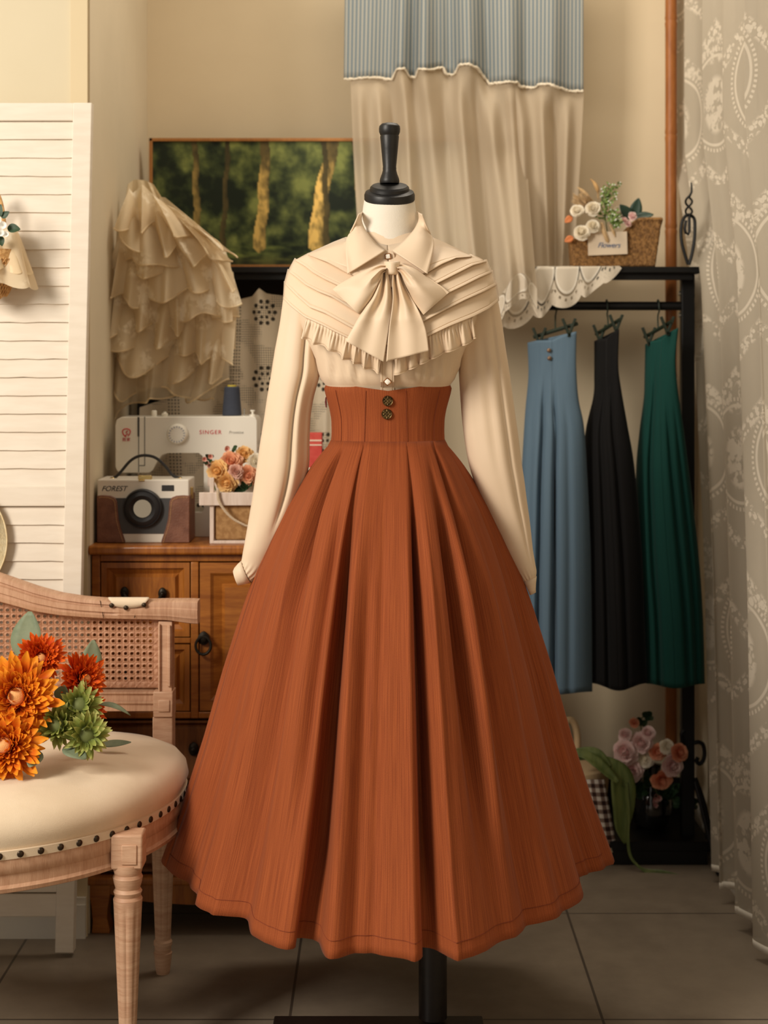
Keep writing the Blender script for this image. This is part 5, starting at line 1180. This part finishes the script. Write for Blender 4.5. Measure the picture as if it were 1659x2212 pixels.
m.grid(rows); m.build('ticking_panel', MT['valance'], cu, solid=.0016, sharp=180)
m = MB(); rnd = random.Random(5); e = [Vector(p) + Vector((0, -.002, 0)) for p in rows[-1]]
m.tube([p + Vector((rnd.uniform(-.001, .001), rnd.uniform(-.001, .001), rnd.uniform(-.0016, .0016))) for p in e], [rnd.uniform(.0022, .0042) for _ in e], 6); m.build('frayed_edge', MT['fray'], cu)
def voile(xt0, xt1, yt, xb0, xb1, yb, Yb, folds, nm='voile_panel', N=150, sag=None, seed=0):
    m = MB(); rows = []; uvs = []
    for i in range(41):
        t = i / 40; row = []
        for j in range(N + 1):
            u = j / N; x = lerp(lerp(xt0, xt1, u), lerp(xb0, xb1, u), t ** 1.25); y = lerp(botline(lerp(xt0, xt1, u)) - 9, yb(u) if callable(yb) else yb, t)
            d = sum(a * math.exp(-((u - c - dr * t) / w) ** 2) * lerp(.25, 1., sstep(0, .3, t)) for c, w, a, dr in folds)
            row.append(P(x, y, lerp(cY + .006 + fold1(lerp(xt0, xt1, u)) * (1 - sstep(0, .25, t)), Yb, sstep(.35, 1, t)) - d * sstep(0, .12, t))); uvs.append((u, 1 - t))
        rows.append(row)
    m.grid(rows, uvs=uvs); return m.build(nm, MT['sheer'], cu, sharp=180), rows
FO = [(.05, .03, .03, 0), (.16, .03, .035, .01), (.24, .025, -.02, .0), (.31, .035, .04, .02), (.44, .04, .035, .04), (.53, .03, -.02, .02), (.62, .035, .04, .05), (.72, .025, -.02, .03), (.80, .04, .045, .05), (.93, .03, .03, .0)]
v1, r1 = voile(757, 1128, 150, 780, 1160, lambda u: 620 + 30 * math.sin(u * 19), 4.09, FO)
v2, r2 = voile(1090, 1261, 160, 1120, 1238, 574, 4.355, [(.2, .08, .03, 0), (.45, .07, .035, .1), (.62, .05, -.02, .05), (.8, .07, .03, 0)], N=70)
# scalloped lace border sewn to the front panel
m = MB(); rows = []; uvs = []; arc = [0.]
for a, b in zip(r1[-1], r1[-1][1:]): arc.append(arc[-1] + (a - b).length)
for i in range(13):
    t = i / 12; row = []
    for j, p in enumerate(r1[-1]):
        sc_ = abs(math.sin(arc[j] / .105 * PI)) ; L = .056 + .012 * sc_
        row.append(Vector((p.x, p.y - .001 - .01 * math.sin(arc[j] * 30) * t, p.z - L * t))); uvs.append((arc[j], 1 - t * (.8 + .2 * sc_)))
    rows.append(row)
m.grid(rows, uvs=uvs); m.build('lace_border', MT['runner'], cu, sharp=180)

# scalloped lace runner under the flower basket, hanging over the shelf edge
rn = MB(); rows = []; uvs = []
N = 160; xs0, xs1 = PX(1035, 4.14), PX(1338, 4.14)
def drop(u): return interp(u, [(0, .185), (.2, .150), (.45, .110), (.7, .075), (.9, .042), (1, .006)])
for i in range(26):
    t = i / 25; row = []
    for j in range(N + 1):
        u = j / N; x = lerp(xs0, xs1, u); s_ = x / .062; sc_ = abs(math.sin(s_ * PI)) ** .7; D = drop(u) + .020 * sc_ * min(1, (1 - u) * 4)
        if t < .3: y, z = lerp(4.40, 4.142, t / .3), zs + .0015
        else:
            q = (t - .3) / .7; y, z = 4.142 - .006 * q + .006 * math.sin(u * 40) * q, zs + .0015 - D * q
        row.append(Vector((x + (.01 * math.sin(u * 21) * max(0, t - .3)), y, z)))
        dist = D * (1 - max(0, (t - .3) / .7)); uvs.append((x * 1.69, clamp(dist / .13 if t >= .3 else 1)))
    rows.append(row)
rn.grid(rows, uvs=uvs); tag(rn.build('lace_runner', MT['runner'], sharp=180), 'white scalloped lace runner hanging over the black shelf under the flower basket', 'lace runner')

# ------------------------------------------------------------------ flower basket on the shelf
BYf = 4.19; zb_ = zs + .003
bs = thing('flower_basket', 'brown woven trough basket with a lettered sign on the black shelf', 'basket', (PX(1330, BYf), BYf + .05, zb_))
def bq(x, y, Yv=BYf): return P(x, y, Yv)
m = MB(); rows = []
# flared sides: bottom ring to rim ring, woven by a fine zig-zag of uprights
yb_ = HY + (H - zb_) * F / BYf
bot = [(1240, yb_), (1414, yb_)]; NW = 150
def brim(a):
    """perimeter parameter 0..1 -> (x px at bottom, x px at top, y px of rim, depth)"""
    if a < .4: u = a / .4; return lerp(1242, 1414, u), lerp(1232, 1428, u), lerp(520, 474, sstep(.45, .8, u)), 0.
    if a < .5: u = (a - .4) / .1; return 1414, lerp(1428, 1436, u), lerp(474, 487, u), u
    if a < .9: u = (a - .5) / .4; return lerp(1414, 1242, u), lerp(1436, 1238, u), lerp(487, 515, u), 1.
    u = (a - .9) / .1; return 1242, lerp(1238, 1232, u), lerp(515, 520, u), 1 - u
for i in range(23):
    t = i / 22; row = []
    for j in range(NW):
        xb, xt, yr, dp = brim(j / NW); w = .0022 * math.sin(j * PI + i * .5 * PI) + .0012 * math.sin(j * 1.3 + i)
        x = lerp(xb, xt, t); y = lerp(yb_, yr, t); p = bq(x, y); p.y += dp * .10 - w * (1 if dp < .5 else -1); row.append(p)
    rows.append(row)
m.grid(rows, closed=True, uv=False); m.build('woven_sides', MT['wicker'], bs, solid=.005, sharp=180)
m = MB(); ring = []
for j in range(NW):
    xb, xt, yr, dp = brim(j / NW); p = bq(xt, yr); p.y += dp * .10; ring.append(p)
m.tube(ring, .0055, 8, True); m.build('rim', MT['wicker'], bs)
m = MB(); m.span((PX(1243, BYf), BYf, zb_), (PX(1413, BYf), BYf + .1, zb_ + .012)); m.build('bottom', MT['wicker'], bs)
m = MB(); sgp = [(1270, 501), (1354.5, 500), (1356, 549), (1271, 552)]; m.prism(sgp, BYf - .014, BYf - .007); sg = m.build('sign', MT['sign'], bs, bevel=.0008)
text('Flowers', P(1315, 530, BYf - .0146), .019, MT['blue'], 'lettering', sg, .35, .95)
m = MB(); m.tube([P(x, y, BYf - .016) for x, y in ((1300, 480), (1304, 500), (1312, 520), (1314, 524))], [.003, .006, .005, .001], 6); m.tube([P(x, y, BYf - .016) for x, y in ((1318, 486), (1325, 500), (1329, 512))], [.003, .004, .001], 6); m.build('ribbon_tail', MT['pampas'], sg)
G = 'white roses in the shelf basket'
for i, (x, y, r, lab) in enumerate(((1247, 457, 15, 'white rose furthest left in the shelf basket'), (1281, 452, 17, 'white rose at the top middle of the shelf basket'), (1281, 490, 16, 'white rose just above the lettered sign'), (1257, 504, 19, 'largest white rose, hanging lowest at the left of the lettered sign'), (1339, 460, 15, 'white rose half behind the green sprig'))):
    bloom('white_rose', lab, 'rose', P(x, y, BYf - .02 + (.04 if i == 4 else 0)), r * BYf / F, (-.15, -1, .35), [MT['p_white']], G, 6, 8, .7, seed=20 + i, pw=.6, fold=.1)
G = 'dried grasses in the shelf basket'
for i, (pts, lab) in enumerate((([(1288, 440), (1270, 424), (1256, 411), (1247, 404)], 'straw-coloured dried grass leaning left over the white roses'), ([(1292, 430), (1291, 412), (1284, 396), (1275, 386)], 'tallest reddish dried grass ear above the shelf basket'))):
    C = catmull([P(x, y, BYf + .03) for x, y in pts], 20); m = MB(); m.tube(C, [.001 + .0045 * math.sin(PI * clamp(k / 19)) ** 2 * (1 if k > 5 else .3) for k in range(20)], 7); tag(m.build('dried_grass', MT['twig' if i else 'pampas'], sharp=180), lab, 'dried grass', G)
m = MB(); rnd = random.Random(8)
for k in range(60):
    b = P(1274 + rnd.uniform(-8, 14), 446 + rnd.uniform(-4, 6), BYf + .03); e_ = P(1236 + rnd.uniform(-6, 40), 424 + rnd.uniform(-8, 16), BYf + .03 + rnd.uniform(-.02, .02)); m.leaf(b, e_ - b, (0, -1, .3), (e_ - b).length, .004, .1, 4)
tag(m.build('pampas_plume', MT['pampas'], sharp=180), 'fluffy beige pampas plume behind the white roses in the shelf basket', 'pampas grass')
def fineprig(label, pts, n, seed, spread, mat, buds, Y):
    rnd = random.Random(seed); t = thing('green_sprig', label, 'sprig', P(*pts[0], Y)); C = catmull([P(x, y, Y) for x, y in pts], 16); m = MB(); m.tube(C, .0014, 6)
    ends = []
    for k in range(n):
        b = Vector(C[rnd.randint(3, 15)]); e_ = b + Vector((rnd.uniform(-1, 1), rnd.uniform(-.8, .4), rnd.uniform(.0, 1.2))) * spread; m.tube([b, (b + e_) / 2 + Vector((0, 0, .002)), e_], .0007, 4); ends.append((b, e_))
    m.build('stems', MT['stem'], t); m = MB()
    for b, e_ in ends:
        for q in range(5): m.leaf(lerp(b, e_, .4 + .15 * q), (rnd.uniform(-1, 1), rnd.uniform(-.8, .3), rnd.uniform(-.3, 1)), (0, -1, .2), .009, .0026, .2, 3)
    m.build('leaves', mat, t)
    if buds:
        m = MB()
        for b, e_ in ends: m.ball(e_, .0024, 6, 4)
        m.build('tiny_buds', buds, t)
fineprig('airy green sprig with tiny white buds at the middle of the shelf basket', [(1312, 500), (1308, 470), (1310, 440), (1314, 420)], 34, 3, .03, MT['leafl'], MT['p_snow'], BYf - .0)
fineprig('low green sprig spilling over the basket front above the sign', [(1320, 460), (1322, 475), (1325, 488), (1326, 492)], 22, 6, .022, MT['leafl'], MT['p_snow'], BYf - .02)
G = 'dark green leaves in the shelf basket'
leafthing('rubber_leaf', 'upright dark bluish-green leaf tallest at the right of the basket', P(1368, 475, BYf + .02), (.25, 0, 1), (-.1, -1, .1), .058, .0165, MT['leafb'], .05, G)
leafthing('rubber_leaf', 'dark bluish-green leaf leaning left over the pink buds', P(1366, 473, BYf + .01), (-.8, -.1, .85), (.1, -1, .2), .050, .0145, MT['leafb'], .05, G)
leafthing('rubber_leaf', 'dark bluish-green leaf lying out to the right over the basket rim', P(1370, 470, BYf + .01), (1, -.1, .12), (0, -1, .5), .050, .0125, MT['leafb'], .05, G)
for i, (x, y, r, lab) in enumerate(((1349, 476, 8, 'small pink bud cluster left of the basket end'), (1366, 468, 11, 'pale pink blossom below the dark leaves'), (1357, 484, 8, 'small pink bud lowest over the basket rim'))):
    bloom('pink_blossom', lab, 'flower', P(x, y, BYf - .012), r * BYf / F, (.1, -1, .3), [MT['p_blush']], 'pink blossoms in the shelf basket', 3, 6, .6, seed=40 + i, pw=.5)
for i, (x, y, dx, dy, lab) in enumerate(((1236, 468, -.5, -.4, 'upper orange autumn leaf at the left of the shelf basket'), (1238, 512, -.9, -.5, 'lower orange autumn leaf at the left basket corner'))):
    leafthing('autumn_leaf', lab, P(x, y, BYf - .015), (dx, -.1, dy), (0, -1, .1), .026, .009, MT['orange_leaf'], .1, 'orange leaves in the shelf basket')

# ------------------------------------------------------------------ skirts on clip hangers
def hang_skirt(label, mat, rows_, Yc, hip, pleats, hgr, btn=None, wav=0., lab2=''):
    t = thing('hanging_skirt', label, 'skirt', P((rows_[-1][1] + rows_[-1][2]) / 2, rows_[-1][0], Yc), 'pleated skirts hanging on the rack')
    m = MB(); rows = []; uvs = []; NR = 54; NC = 128
    R = catmull([r[:3] for r in rows_], NR)
    for i, (y, l, r) in enumerate(R):
        v = i / (NR - 1); row = []; c = (l + r) / 2; hw = (r - l) / 2; dp = lerp(.018, hip, sstep(.05, .9, v))
        for k in range(NC + 1):
            a = 2 * PI * k / NC; sx, cy = math.sin(a), math.cos(a); g = 0.
            if cy > -.1:
                for p0, p1, wd, am, v0 in pleats:
                    pc = lerp(p0, p1, v); g += am * math.exp(-((sx - pc) / wd) ** 2) * sstep(v0, v0 + .25, v)
            x = c + hw * sx; yy = y + (rows_[0][3] * sx * (1 - v) if len(rows_[0]) > 3 else 0)
            yy += wav * math.cos(sx * PI) * v + (7 * max(0, 1 - abs(sx) / .6) * (1 - v) ** 8 if cy > 0 else 0)
            row.append(P(x, yy, Yc + rows_[0][4] * sx * (1 - v * .7) - dp * cy * (1 - g) + (.0 if cy > 0 else 0))); uvs.append((k / NC * 1.2, (1 - v) * .9))
        rows.append(row)
    m.grid(rows, uvs=uvs); m.build('skirt_panel', mat, t, sharp=180, solid=.0015)
    if btn:
        for x, y in btn: m = MB(); m.ball(P(x, y, Yc - .024), (.0058, .003, .0058), 12, 6); m.build('button', btn_mat, t)
    h = thing('clip_hanger', lab2, 'hanger', P((hgr[0][0] + hgr[1][0]) / 2, (hgr[0][1] + hgr[1][1]) / 2, Yc), 'clip hangers on the rack rail')
    (xa, ya), (xb, yb2), xk = hgr; yl, yr_ = Yc - rows_[0][4], Yc + rows_[0][4]
    A, B = P(xa, ya, Yc - rows_[0][4]), P(xb, yb2, Yc + rows_[0][4]); A, B = Vector(A), Vector(B)
    m = MB(); m.tube([A, B], .0050, 8); m.build('bar', MT['hanger'], h)
    mid = (A + B) / 2; top = Vector((PX(xk, 4.235), 4.235, rz)); m = MB()
    m.tube(catmull([mid, mid + Vector((.002, .02, .02)), lerp(mid, top, .6), top + Vector((.0, -.022, -.012)), top + Vector((0, -.0145, .010)), top + Vector((0, 0, .0155)), top + Vector((0, .014, .006))], 40), .0020, 8); m.build('hook', MT['hanger'], h)
    for q in (.12, .80):
        c = lerp(A, B, q); 
        for dx in (-.5, .5):
            m = MB(); m.box(c + Vector((dx * .014, -.012, -.004)), (.0065, .012, .050), Euler((0, dx * .75, 0))); m.build('clip', MT['hanger'], h, bevel=.001)
    return t
btn_mat = M('dull_metal_button', (128, 104, 84), .4, .7)
# rows: y, left, right (first row also: lift of the right end in px, depth turn of the right end)
hang_skirt('blue pleated long skirt, leftmost of three skirts hanging on the rack', MT['blue_skirt'],
    [(728, 1140, 1245, -12, -.03), (800, 1142, 1244, 0, 0), (870, 1136, 1249, 0, 0), (930, 1132, 1261, 0, 0), (1030, 1127, 1268, 0, 0), (1180, 1124, 1275, 0, 0), (1340, 1124, 1278, 0, 0), (1497, 1126, 1279, 0, 0)], 4.12, .075,
    [(-.25, -.55, .07, .55, .1), (.18, -.10, .07, .5, .12), (.55, .35, .10, .12, .2), (-.7, -.8, .1, .2, .2)], ((1153, 728), (1247, 699), 1200), [(1186, 757), (1187, 774)], 3, 'dark green clip hanger holding the blue skirt')
hang_skirt('black pleated long skirt, middle of three skirts hanging on the rack', MT['black_skirt'],
    [(724, 1284, 1337, -13, -.05), (800, 1284, 1335, 0, 0), (850, 1282, 1341, 0, 0), (930, 1265, 1355, 0, 0), (1020, 1263, 1370, 0, 0), (1200, 1268, 1386, 0, 0), (1350, 1274, 1392, 0, 0), (1484, 1277, 1397, 0, 0)], 4.125, .07,
    [(-.2, -.4, .08, .3, .15), (.3, .3, .08, .3, .15)], ((1288, 722), (1340, 690), 1310), None, 8, 'clip hanger holding the black skirt')
hang_skirt('bottle green pleated long skirt, rightmost of three skirts hanging on the rack', MT['green_skirt'],
    [(726, 1394, 1465, -18, -.05), (790, 1393, 1459, 0, 0), (850, 1391, 1463, 0, 0), (930, 1381, 1475, 0, 0), (1030, 1374, 1488, 0, 0), (1200, 1378, 1508, 0, 0), (1340, 1390, 1518, 0, 0), (1482, 1397, 1522, 0, 0)], 4.12, .07,
    [(-.35, -.55, .10, .45, .02), (.25, .45, .08, .3, .25), (.7, .75, .08, .3, .3)], ((1393, 728), (1452, 694), 1421), None, 5, 'clip hanger holding the bottle green skirt')
# ------------------------------------------------------------------ lace garments on the left of the rack
def sheet(top, bot, Yt, Yb, waves, amp, ph, nr=16, n=90, seed=0, yw=6):
    """a gathered ruffle between two px lines; returns rows of points"""
    T, B = polyline(top, n), catmull(bot, n); rows = []
    for i in range(nr):
        t = i / (nr - 1); row = []
        for j in range(n):
            s = j / (n - 1); w = math.sin(2 * PI * waves * s + ph + 1.1 * math.sin(5 * s + seed)); w2 = math.sin(2 * PI * waves * 2.7 * s + ph * 2)
            x = lerp(T[j][0], B[j][0], t) + yw * .9 * t * math.cos(2 * PI * waves * s + ph + 1); y = lerp(T[j][1], B[j][1], t) + yw * t * t * w
            row.append(P(x, y, lerp(Yt, Yb, t) - amp * (w * t ** .7 + .25 * w2 * t) - .012 * math.sin(PI * t)))
        rows.append(row)
    return rows
gr = thing('tiered_lace_gown', 'cream embroidered organza gown with many ruffled tiers hung beside the painting', 'gown', P(380, 880, 4.1))
def tier(top, bot, Yt, Yb, waves, amp, ph, mat, seed=0, yw=6, edge=True):
    rows = sheet(top, bot, Yt, Yb, waves, amp, ph, seed=seed, yw=yw); m = MB(); m.grid(rows); o = m.build('tier', mat, gr, sharp=180)
    if edge: m = MB(); m.tube(rows[-1], .0022, 5); m.build('corded_edge', MT['lace_gold'], o)
E_, O_ = MT['embroid'], MT['organza']
m = MB(); rows = sheet([(276, 398), (290, 388), (312, 389), (332, 398)], [(240, 640), (300, 650), (400, 650), (478, 640)], 4.06, 4.06, 3, .03, 0, seed=2, yw=2); m.grid(rows); m.build('bodice', MT['lace_gold'], gr, sharp=180)
m = MB(); rows = sheet([(250, 600), (320, 590), (470, 600)], [(238, 820), (330, 830), (420, 830), (490, 800)], 4.08, 4.08, 4, .02, 1, seed=2, yw=2); m.grid(rows); m.build('underskirt', MT['lace_gold'], gr, sharp=180)
GL = [(395, 276), (470, 262), (560, 246), (650, 243), (740, 245), (830, 238), (890, 262)]
GR = [(395, 334), (470, 398), (512, 478), (560, 500), (615, 516), (660, 518), (715, 498), (760, 498), (800, 488), (850, 476), (890, 440)]
grnd = random.Random(12)
for k, (yb_, sl_, mt_) in enumerate(((850, .10, O_), (862, -.22, O_), (812, .12, E_), (778, -.10, E_), (752, .16, E_), (704, -.12, E_), (676, .18, E_), (640, .02, E_), (604, .20, E_), (566, -.06, E_), (540, .16, E_), (500, .24, E_))):
    top_, bot_ = [], []
    h_ = 120 if k < 10 else 85
    for q in range(9):
        u = q / 8; yy = yb_ + sl_ * (u - .5) * 200 + 14 * math.sin(u * 9 + k * 1.7) + grnd.uniform(-8, 8); yt = yy - h_ - 10 * math.sin(u * 5 + k)
        l, r = interp(yy, GL), interp(yy, GR); lt, rt = interp(yt, GL), interp(yt, GR)
        bot_.append((lerp(l - 2, r + 3, u), yy)); top_.append((lerp(lt + 6, rt - 4, u), max(yt, 394 + 4 * u)))
    tier(top_, bot_, 4.045 - .007 * k, 4.005 - .007 * k, 2.1 + .4 * (k % 3), .032, k * 1.9, mt_, k, 13)
# crochet cover
cr = MB(); rows = []; uvs = []
T = [(300, 880), (400, 850), (455, 800), (478, 700), (492, 664), (520, 646), (548, 640), (563, 622), (580, 634), (620, 640), (680, 648), (742, 650)]
Tn = [(x, interp(x, T)) for x in [300 + 442 * k / 109 for k in range(110)]]
for i in range(40):
    t = i / 39; row = []
    for j in range(110):
        s_ = j / 109; x, y0 = Tn[j]; y = lerp(y0, 1172, t); w = .03 * math.exp(-((x - 563 - 14 * t) / 20) ** 2) + .018 * math.sin(x * .05 + 1) * (.4 + .6 * t) + .02 * math.exp(-((x - 640) / 18) ** 2) + .02 * math.exp(-((x - 705) / 12) ** 2)
        p = P(x + 4 * math.sin(t * 3 + x * .03), y, 4.19 - w - .05 * t); row.append(p); uvs.append(((x - 640) * .0013, p.z + .03))
    rows.append(row)
cr.grid(rows, uvs=uvs); tag(cr.build('crochet_cover', MT['crochet'], sharp=180), 'ecru openwork crochet cover hanging from the rack behind the white sewing machine', 'crochet cloth')

# ------------------------------------------------------------------ long lace curtain along the right wall
lc = thing('lace_curtain', 'long cream net lace curtain with oval wreaths along the right wall', 'curtain', (.81, 3.6, .02))
def lace_layer(X0, y_top, y_bot, Yend, nf, A, ph, hemf, off, N=420, NRr=30, name='lace_panel'):
    m = MB(); rows = []; uvs = []
    for i in range(NRr + 1):
        t = i / NRr; row = []; arc = 0.; pv = None; Y0 = interp(t, [(0, y_top), (.33, y_top - .02), (.46, lerp(y_top, y_bot, .5)), (.72, lerp(y_top, y_bot, .82)), (1, y_bot)])
        for j in range(N + 1):
            u = j / N; Y = lerp(Y0, Yend, u); w = math.sin(2 * PI * nf * u + ph + .7 * math.sin(2 * PI * u * 2.3)); w = math.copysign(abs(w) ** .8, w)
            X = X0 + A * w * (.75 + .25 * t) + off; Y += .035 * math.sin(2 * PI * nf * u + ph + 1.9)
            zb2 = hemf(u); p = Vector((X, Y, lerp(2.75, zb2, t))); row.append(p)
            if i == 0: pass
        rows.append(row)
    # arc length measured along the middle row so that the weave is not stretched
    mid = rows[NRr // 2]; L = [0.]
    for a, b in zip(mid, mid[1:]): L.append(L[-1] + (a - b).length)
    for i in range(NRr + 1): uvs += [(L[j], rows[i][j].z) for j in range(N + 1)]
    m.grid(rows, uvs=uvs); o = m.build(name, MT['curtain_lace'], lc, sharp=180)
    m = MB(); h0 = rows[-1]; h1 = [p + Vector((-.0006, -.0006, .016)) for p in h0]; m.grid([h1, h0], uv=False); m.build('hem_tape', MT['hem'], o, solid=.0012, sharp=180)
lace_layer(.820, 4.535, 4.0, 2.55, 8.2, .024, -.3, lambda u: .028 + .012 * math.sin(u * 9), 0.)
lace_layer(.846, 4.46, 4.10, 2.55, 6.3, .010, .4, lambda u: .05, 0., NRr=16)

# ------------------------------------------------------------------ things standing under the hanging skirts
VY = 4.30
vs = thing('glass_vase', 'dark smoky glass vase standing on the rack base under the black skirt', 'vase', (PX(1408, VY), VY, .06))
m = MB(); k = .06; m.lathe([(0, k), (.030, k), (.044, k + .012), (.052, k + .045), (.050, k + .075), (.036, k + .105), (.024, k + .130), (.022, k + .150), (.028, k + .165), (.024, k + .163), (.018, k + .148), (.020, k + .13), (0, k + .12)], (PX(1408, VY), VY, 0), 40, None, lambda a, z: 1 + .02 * math.cos(10 * a)); m.build('vase_body', MT['glass_dark'], vs)
G = 'peonies and roses in the smoky vase'
for i, (x, y, r, mk, lab) in enumerate(((1352, 1625, 30, 'p_blush', 'large blush peony at the left of the vase bunch'), (1385, 1606, 26, 'p_blush', 'blush peony at the upper middle of the vase bunch'), (1364, 1664, 26, 'p_blush', 'blush peony hanging lowest at the left of the vase bunch'), (1392, 1640, 22, 'p_white', 'creamy white peony in the middle of the vase bunch'), (1418, 1624, 20, 'p_coral', 'pale coral rose right of the white peony'), (1465, 1626, 22, 'p_coral', 'coral rose furthest right in the vase bunch'), (1450, 1652, 26, 'p_blush', 'pink rose below the rightmost coral rose'), (1428, 1682, 24, 'p_coral', 'coral rose lowest in the vase bunch'), (1400, 1585, 17, 'p_blush', 'small pink rose near the top of the vase bunch'), (1351, 1588, 16, 'p_blush', 'small mauve rose upper left of the vase bunch'), (1370, 1562, 12, 'p_coral', 'small orange bud topmost of the vase bunch'), (1440, 1614, 18, 'p_white', 'pale cream rose between the two coral roses'))):
    bloom('vase_flower', lab, 'flower', P(x, y, VY - .06 + .004 * (i % 4) - (.075 if x > 1425 else 0)), r * 4.22 / F, ((x - 1400) * .006, -1, (1640 - y) * .008 + .1), [MT[mk]], G, 7, 12, .6, seed=60 + i, pw=.46, fold=.2)
for i, (pts, lab) in enumerate((([(1404, 1740), (1398, 1650), (1384, 1560), (1402, 1546)], 'leafy stem rising above the vase bunch'), ([(1408, 1735), (1430, 1715), (1450, 1720), (1455, 1735)], 'leafy stem drooping right over the vase shoulder'), ([(1410, 1730), (1455, 1705), (1480, 1720), (1498, 1738)], 'leafy stem hanging furthest right of the vase'), ([(1400, 1735), (1385, 1710), (1395, 1690), (1400, 1685)], 'dark leaves under the peonies at the vase mouth'))):
    sprig('greenery_sprig', lab, pts, MT['leafd'], MT['stem'], .03, 14, 30 + i, 'leafy stems in the smoky vase', None, VY - .03)
sprig('budded_stem', 'stem of tiny pink buds hanging over the vase neck', [(1412, 1700), (1418, 1712), (1420, 1725), (1415, 1738)], MT['leafd'], MT['stem'], .012, 5, 35, None, (MT['p_blush'], 8, .011), VY - .06)
# gingham-lined basket
GY = 4.20
gb = thing('gingham_basket', 'covered basket draped with brown gingham cloth on the floor behind the rust skirt', 'basket', (PX(1262, GY), GY + .1, .06))
m = MB(); m.lathe([(0, 0), (.085, 0), (.10, .05), (.108, .13), (.108, .165), (.10, .172), (.06, .178), (0, .18)], (PX(1234, GY), GY + .09, .06), 40); m.build('wicker_body', MT['cream'], gb)
m = MB(); rows = []; uvs = []
for i in range(16):
    t = i / 15; row = []
    for j in range(30):
        s_ = j / 29; x = lerp(1200, 1306, s_) + 26 * t * s_; y = lerp(1684, 1828, t) + 4 * math.sin(s_ * 9) * t - 10 * (1 - s_) * 0; row.append(P(x, y, GY - .026 - .012 * math.sin(s_ * 10) * t + .03 * (s_ ** 3) * (1 - t))); uvs.append((s_ * .14, t * .175))
    rows.append(row)
m.grid(rows, uvs=uvs); gc = m.build('gingham_cloth', MT['gingham'], gb, sharp=180, solid=.0012)
m = MB(); e = rows[-1]; rws = []
for i in range(5):
    t = i / 4; rws.append([Vector((p.x, p.y - .001 - .002 * math.sin(j * 1.9) * t, p.z - .010 * t - .004 * t * abs(math.sin(j * .8)))) for j, p in enumerate(e)])
m.grid(rws, uv=False); m.build('lace_trim', MT['lace_gold'], gc, sharp=180)
m = MB(); m.tube(catmull([P(x, y, GY + .11) for x, y in ((1190, 1640), (1206, 1580), (1226, 1556), (1240, 1562), (1247, 1590), (1246, 1630), (1244, 1660))], 30), .009, 10); m.build('handle', MT['cream'], gb)
# long blade-like artificial leaves
def blade(label, pts, wd, Y0, Y1, seed=0):
    C = catmull([tuple(P(x, y, lerp(Y0, Y1, i / (len(pts) - 1)))) for i, (x, y) in enumerate(pts)], 40); m = MB(); rows = []
    for i, c in enumerate(C):
        t = i / 39; a = Vector(C[max(0, i - 1)]); b = Vector(C[min(39, i + 1)]); d = (b - a).normalized(); s_ = d.cross(Vector((.2, -1, .35))).normalized(); w = wd(t); n = s_.cross(d)
        rows.append([Vector(c) + s_ * w * q + n * (abs(q) * w * .3) for q in (-1, -.6, -.2, .2, .6, 1)])
    m.grid(rows); return tag(m.build('long_leaf', MT['strap'], sharp=180, solid=.0012), label, 'leaf', 'long green leaves by the gingham basket')
blade('broad green leaf arching over the gingham basket and hanging down its side', [(1240, 1640), (1275, 1636), (1315, 1650), (1340, 1680), (1345, 1740), (1342, 1790), (1351, 1822)], lambda t: .004 + .030 * math.sin(PI * clamp(t * .98 + .01)) ** 1.3 * (.35 + .65 * sstep(.2, .6, t)) * (1 - .3 * sstep(.8, 1, t)), 4.16, 4.15)
blade('narrow green leaf lying over the top of the gingham basket', [(1230, 1628), (1262, 1630), (1290, 1648), (1316, 1672), (1335, 1690)], lambda t: .004 + .010 * math.sin(PI * t), 4.15, 4.13)
blade('pale green leaf lying across the basket lid', [(1236, 1622), (1270, 1622), (1296, 1630), (1318, 1655)], lambda t: .003 + .008 * math.sin(PI * t), 4.17, 4.15)
blade('thin green leaf trailing down onto the tiled floor by the rack base', [(1352, 1690), (1357, 1760), (1356, 1810), (1362, 1850), (1385, 1876), (1420, 1890), (1455, 1894), (1482, 1893)], lambda t: .0025 + .011 * sstep(.55, .75, t) * (1 - sstep(.75, 1., t)) + .002 * (1 - t), 4.15, 4.09)
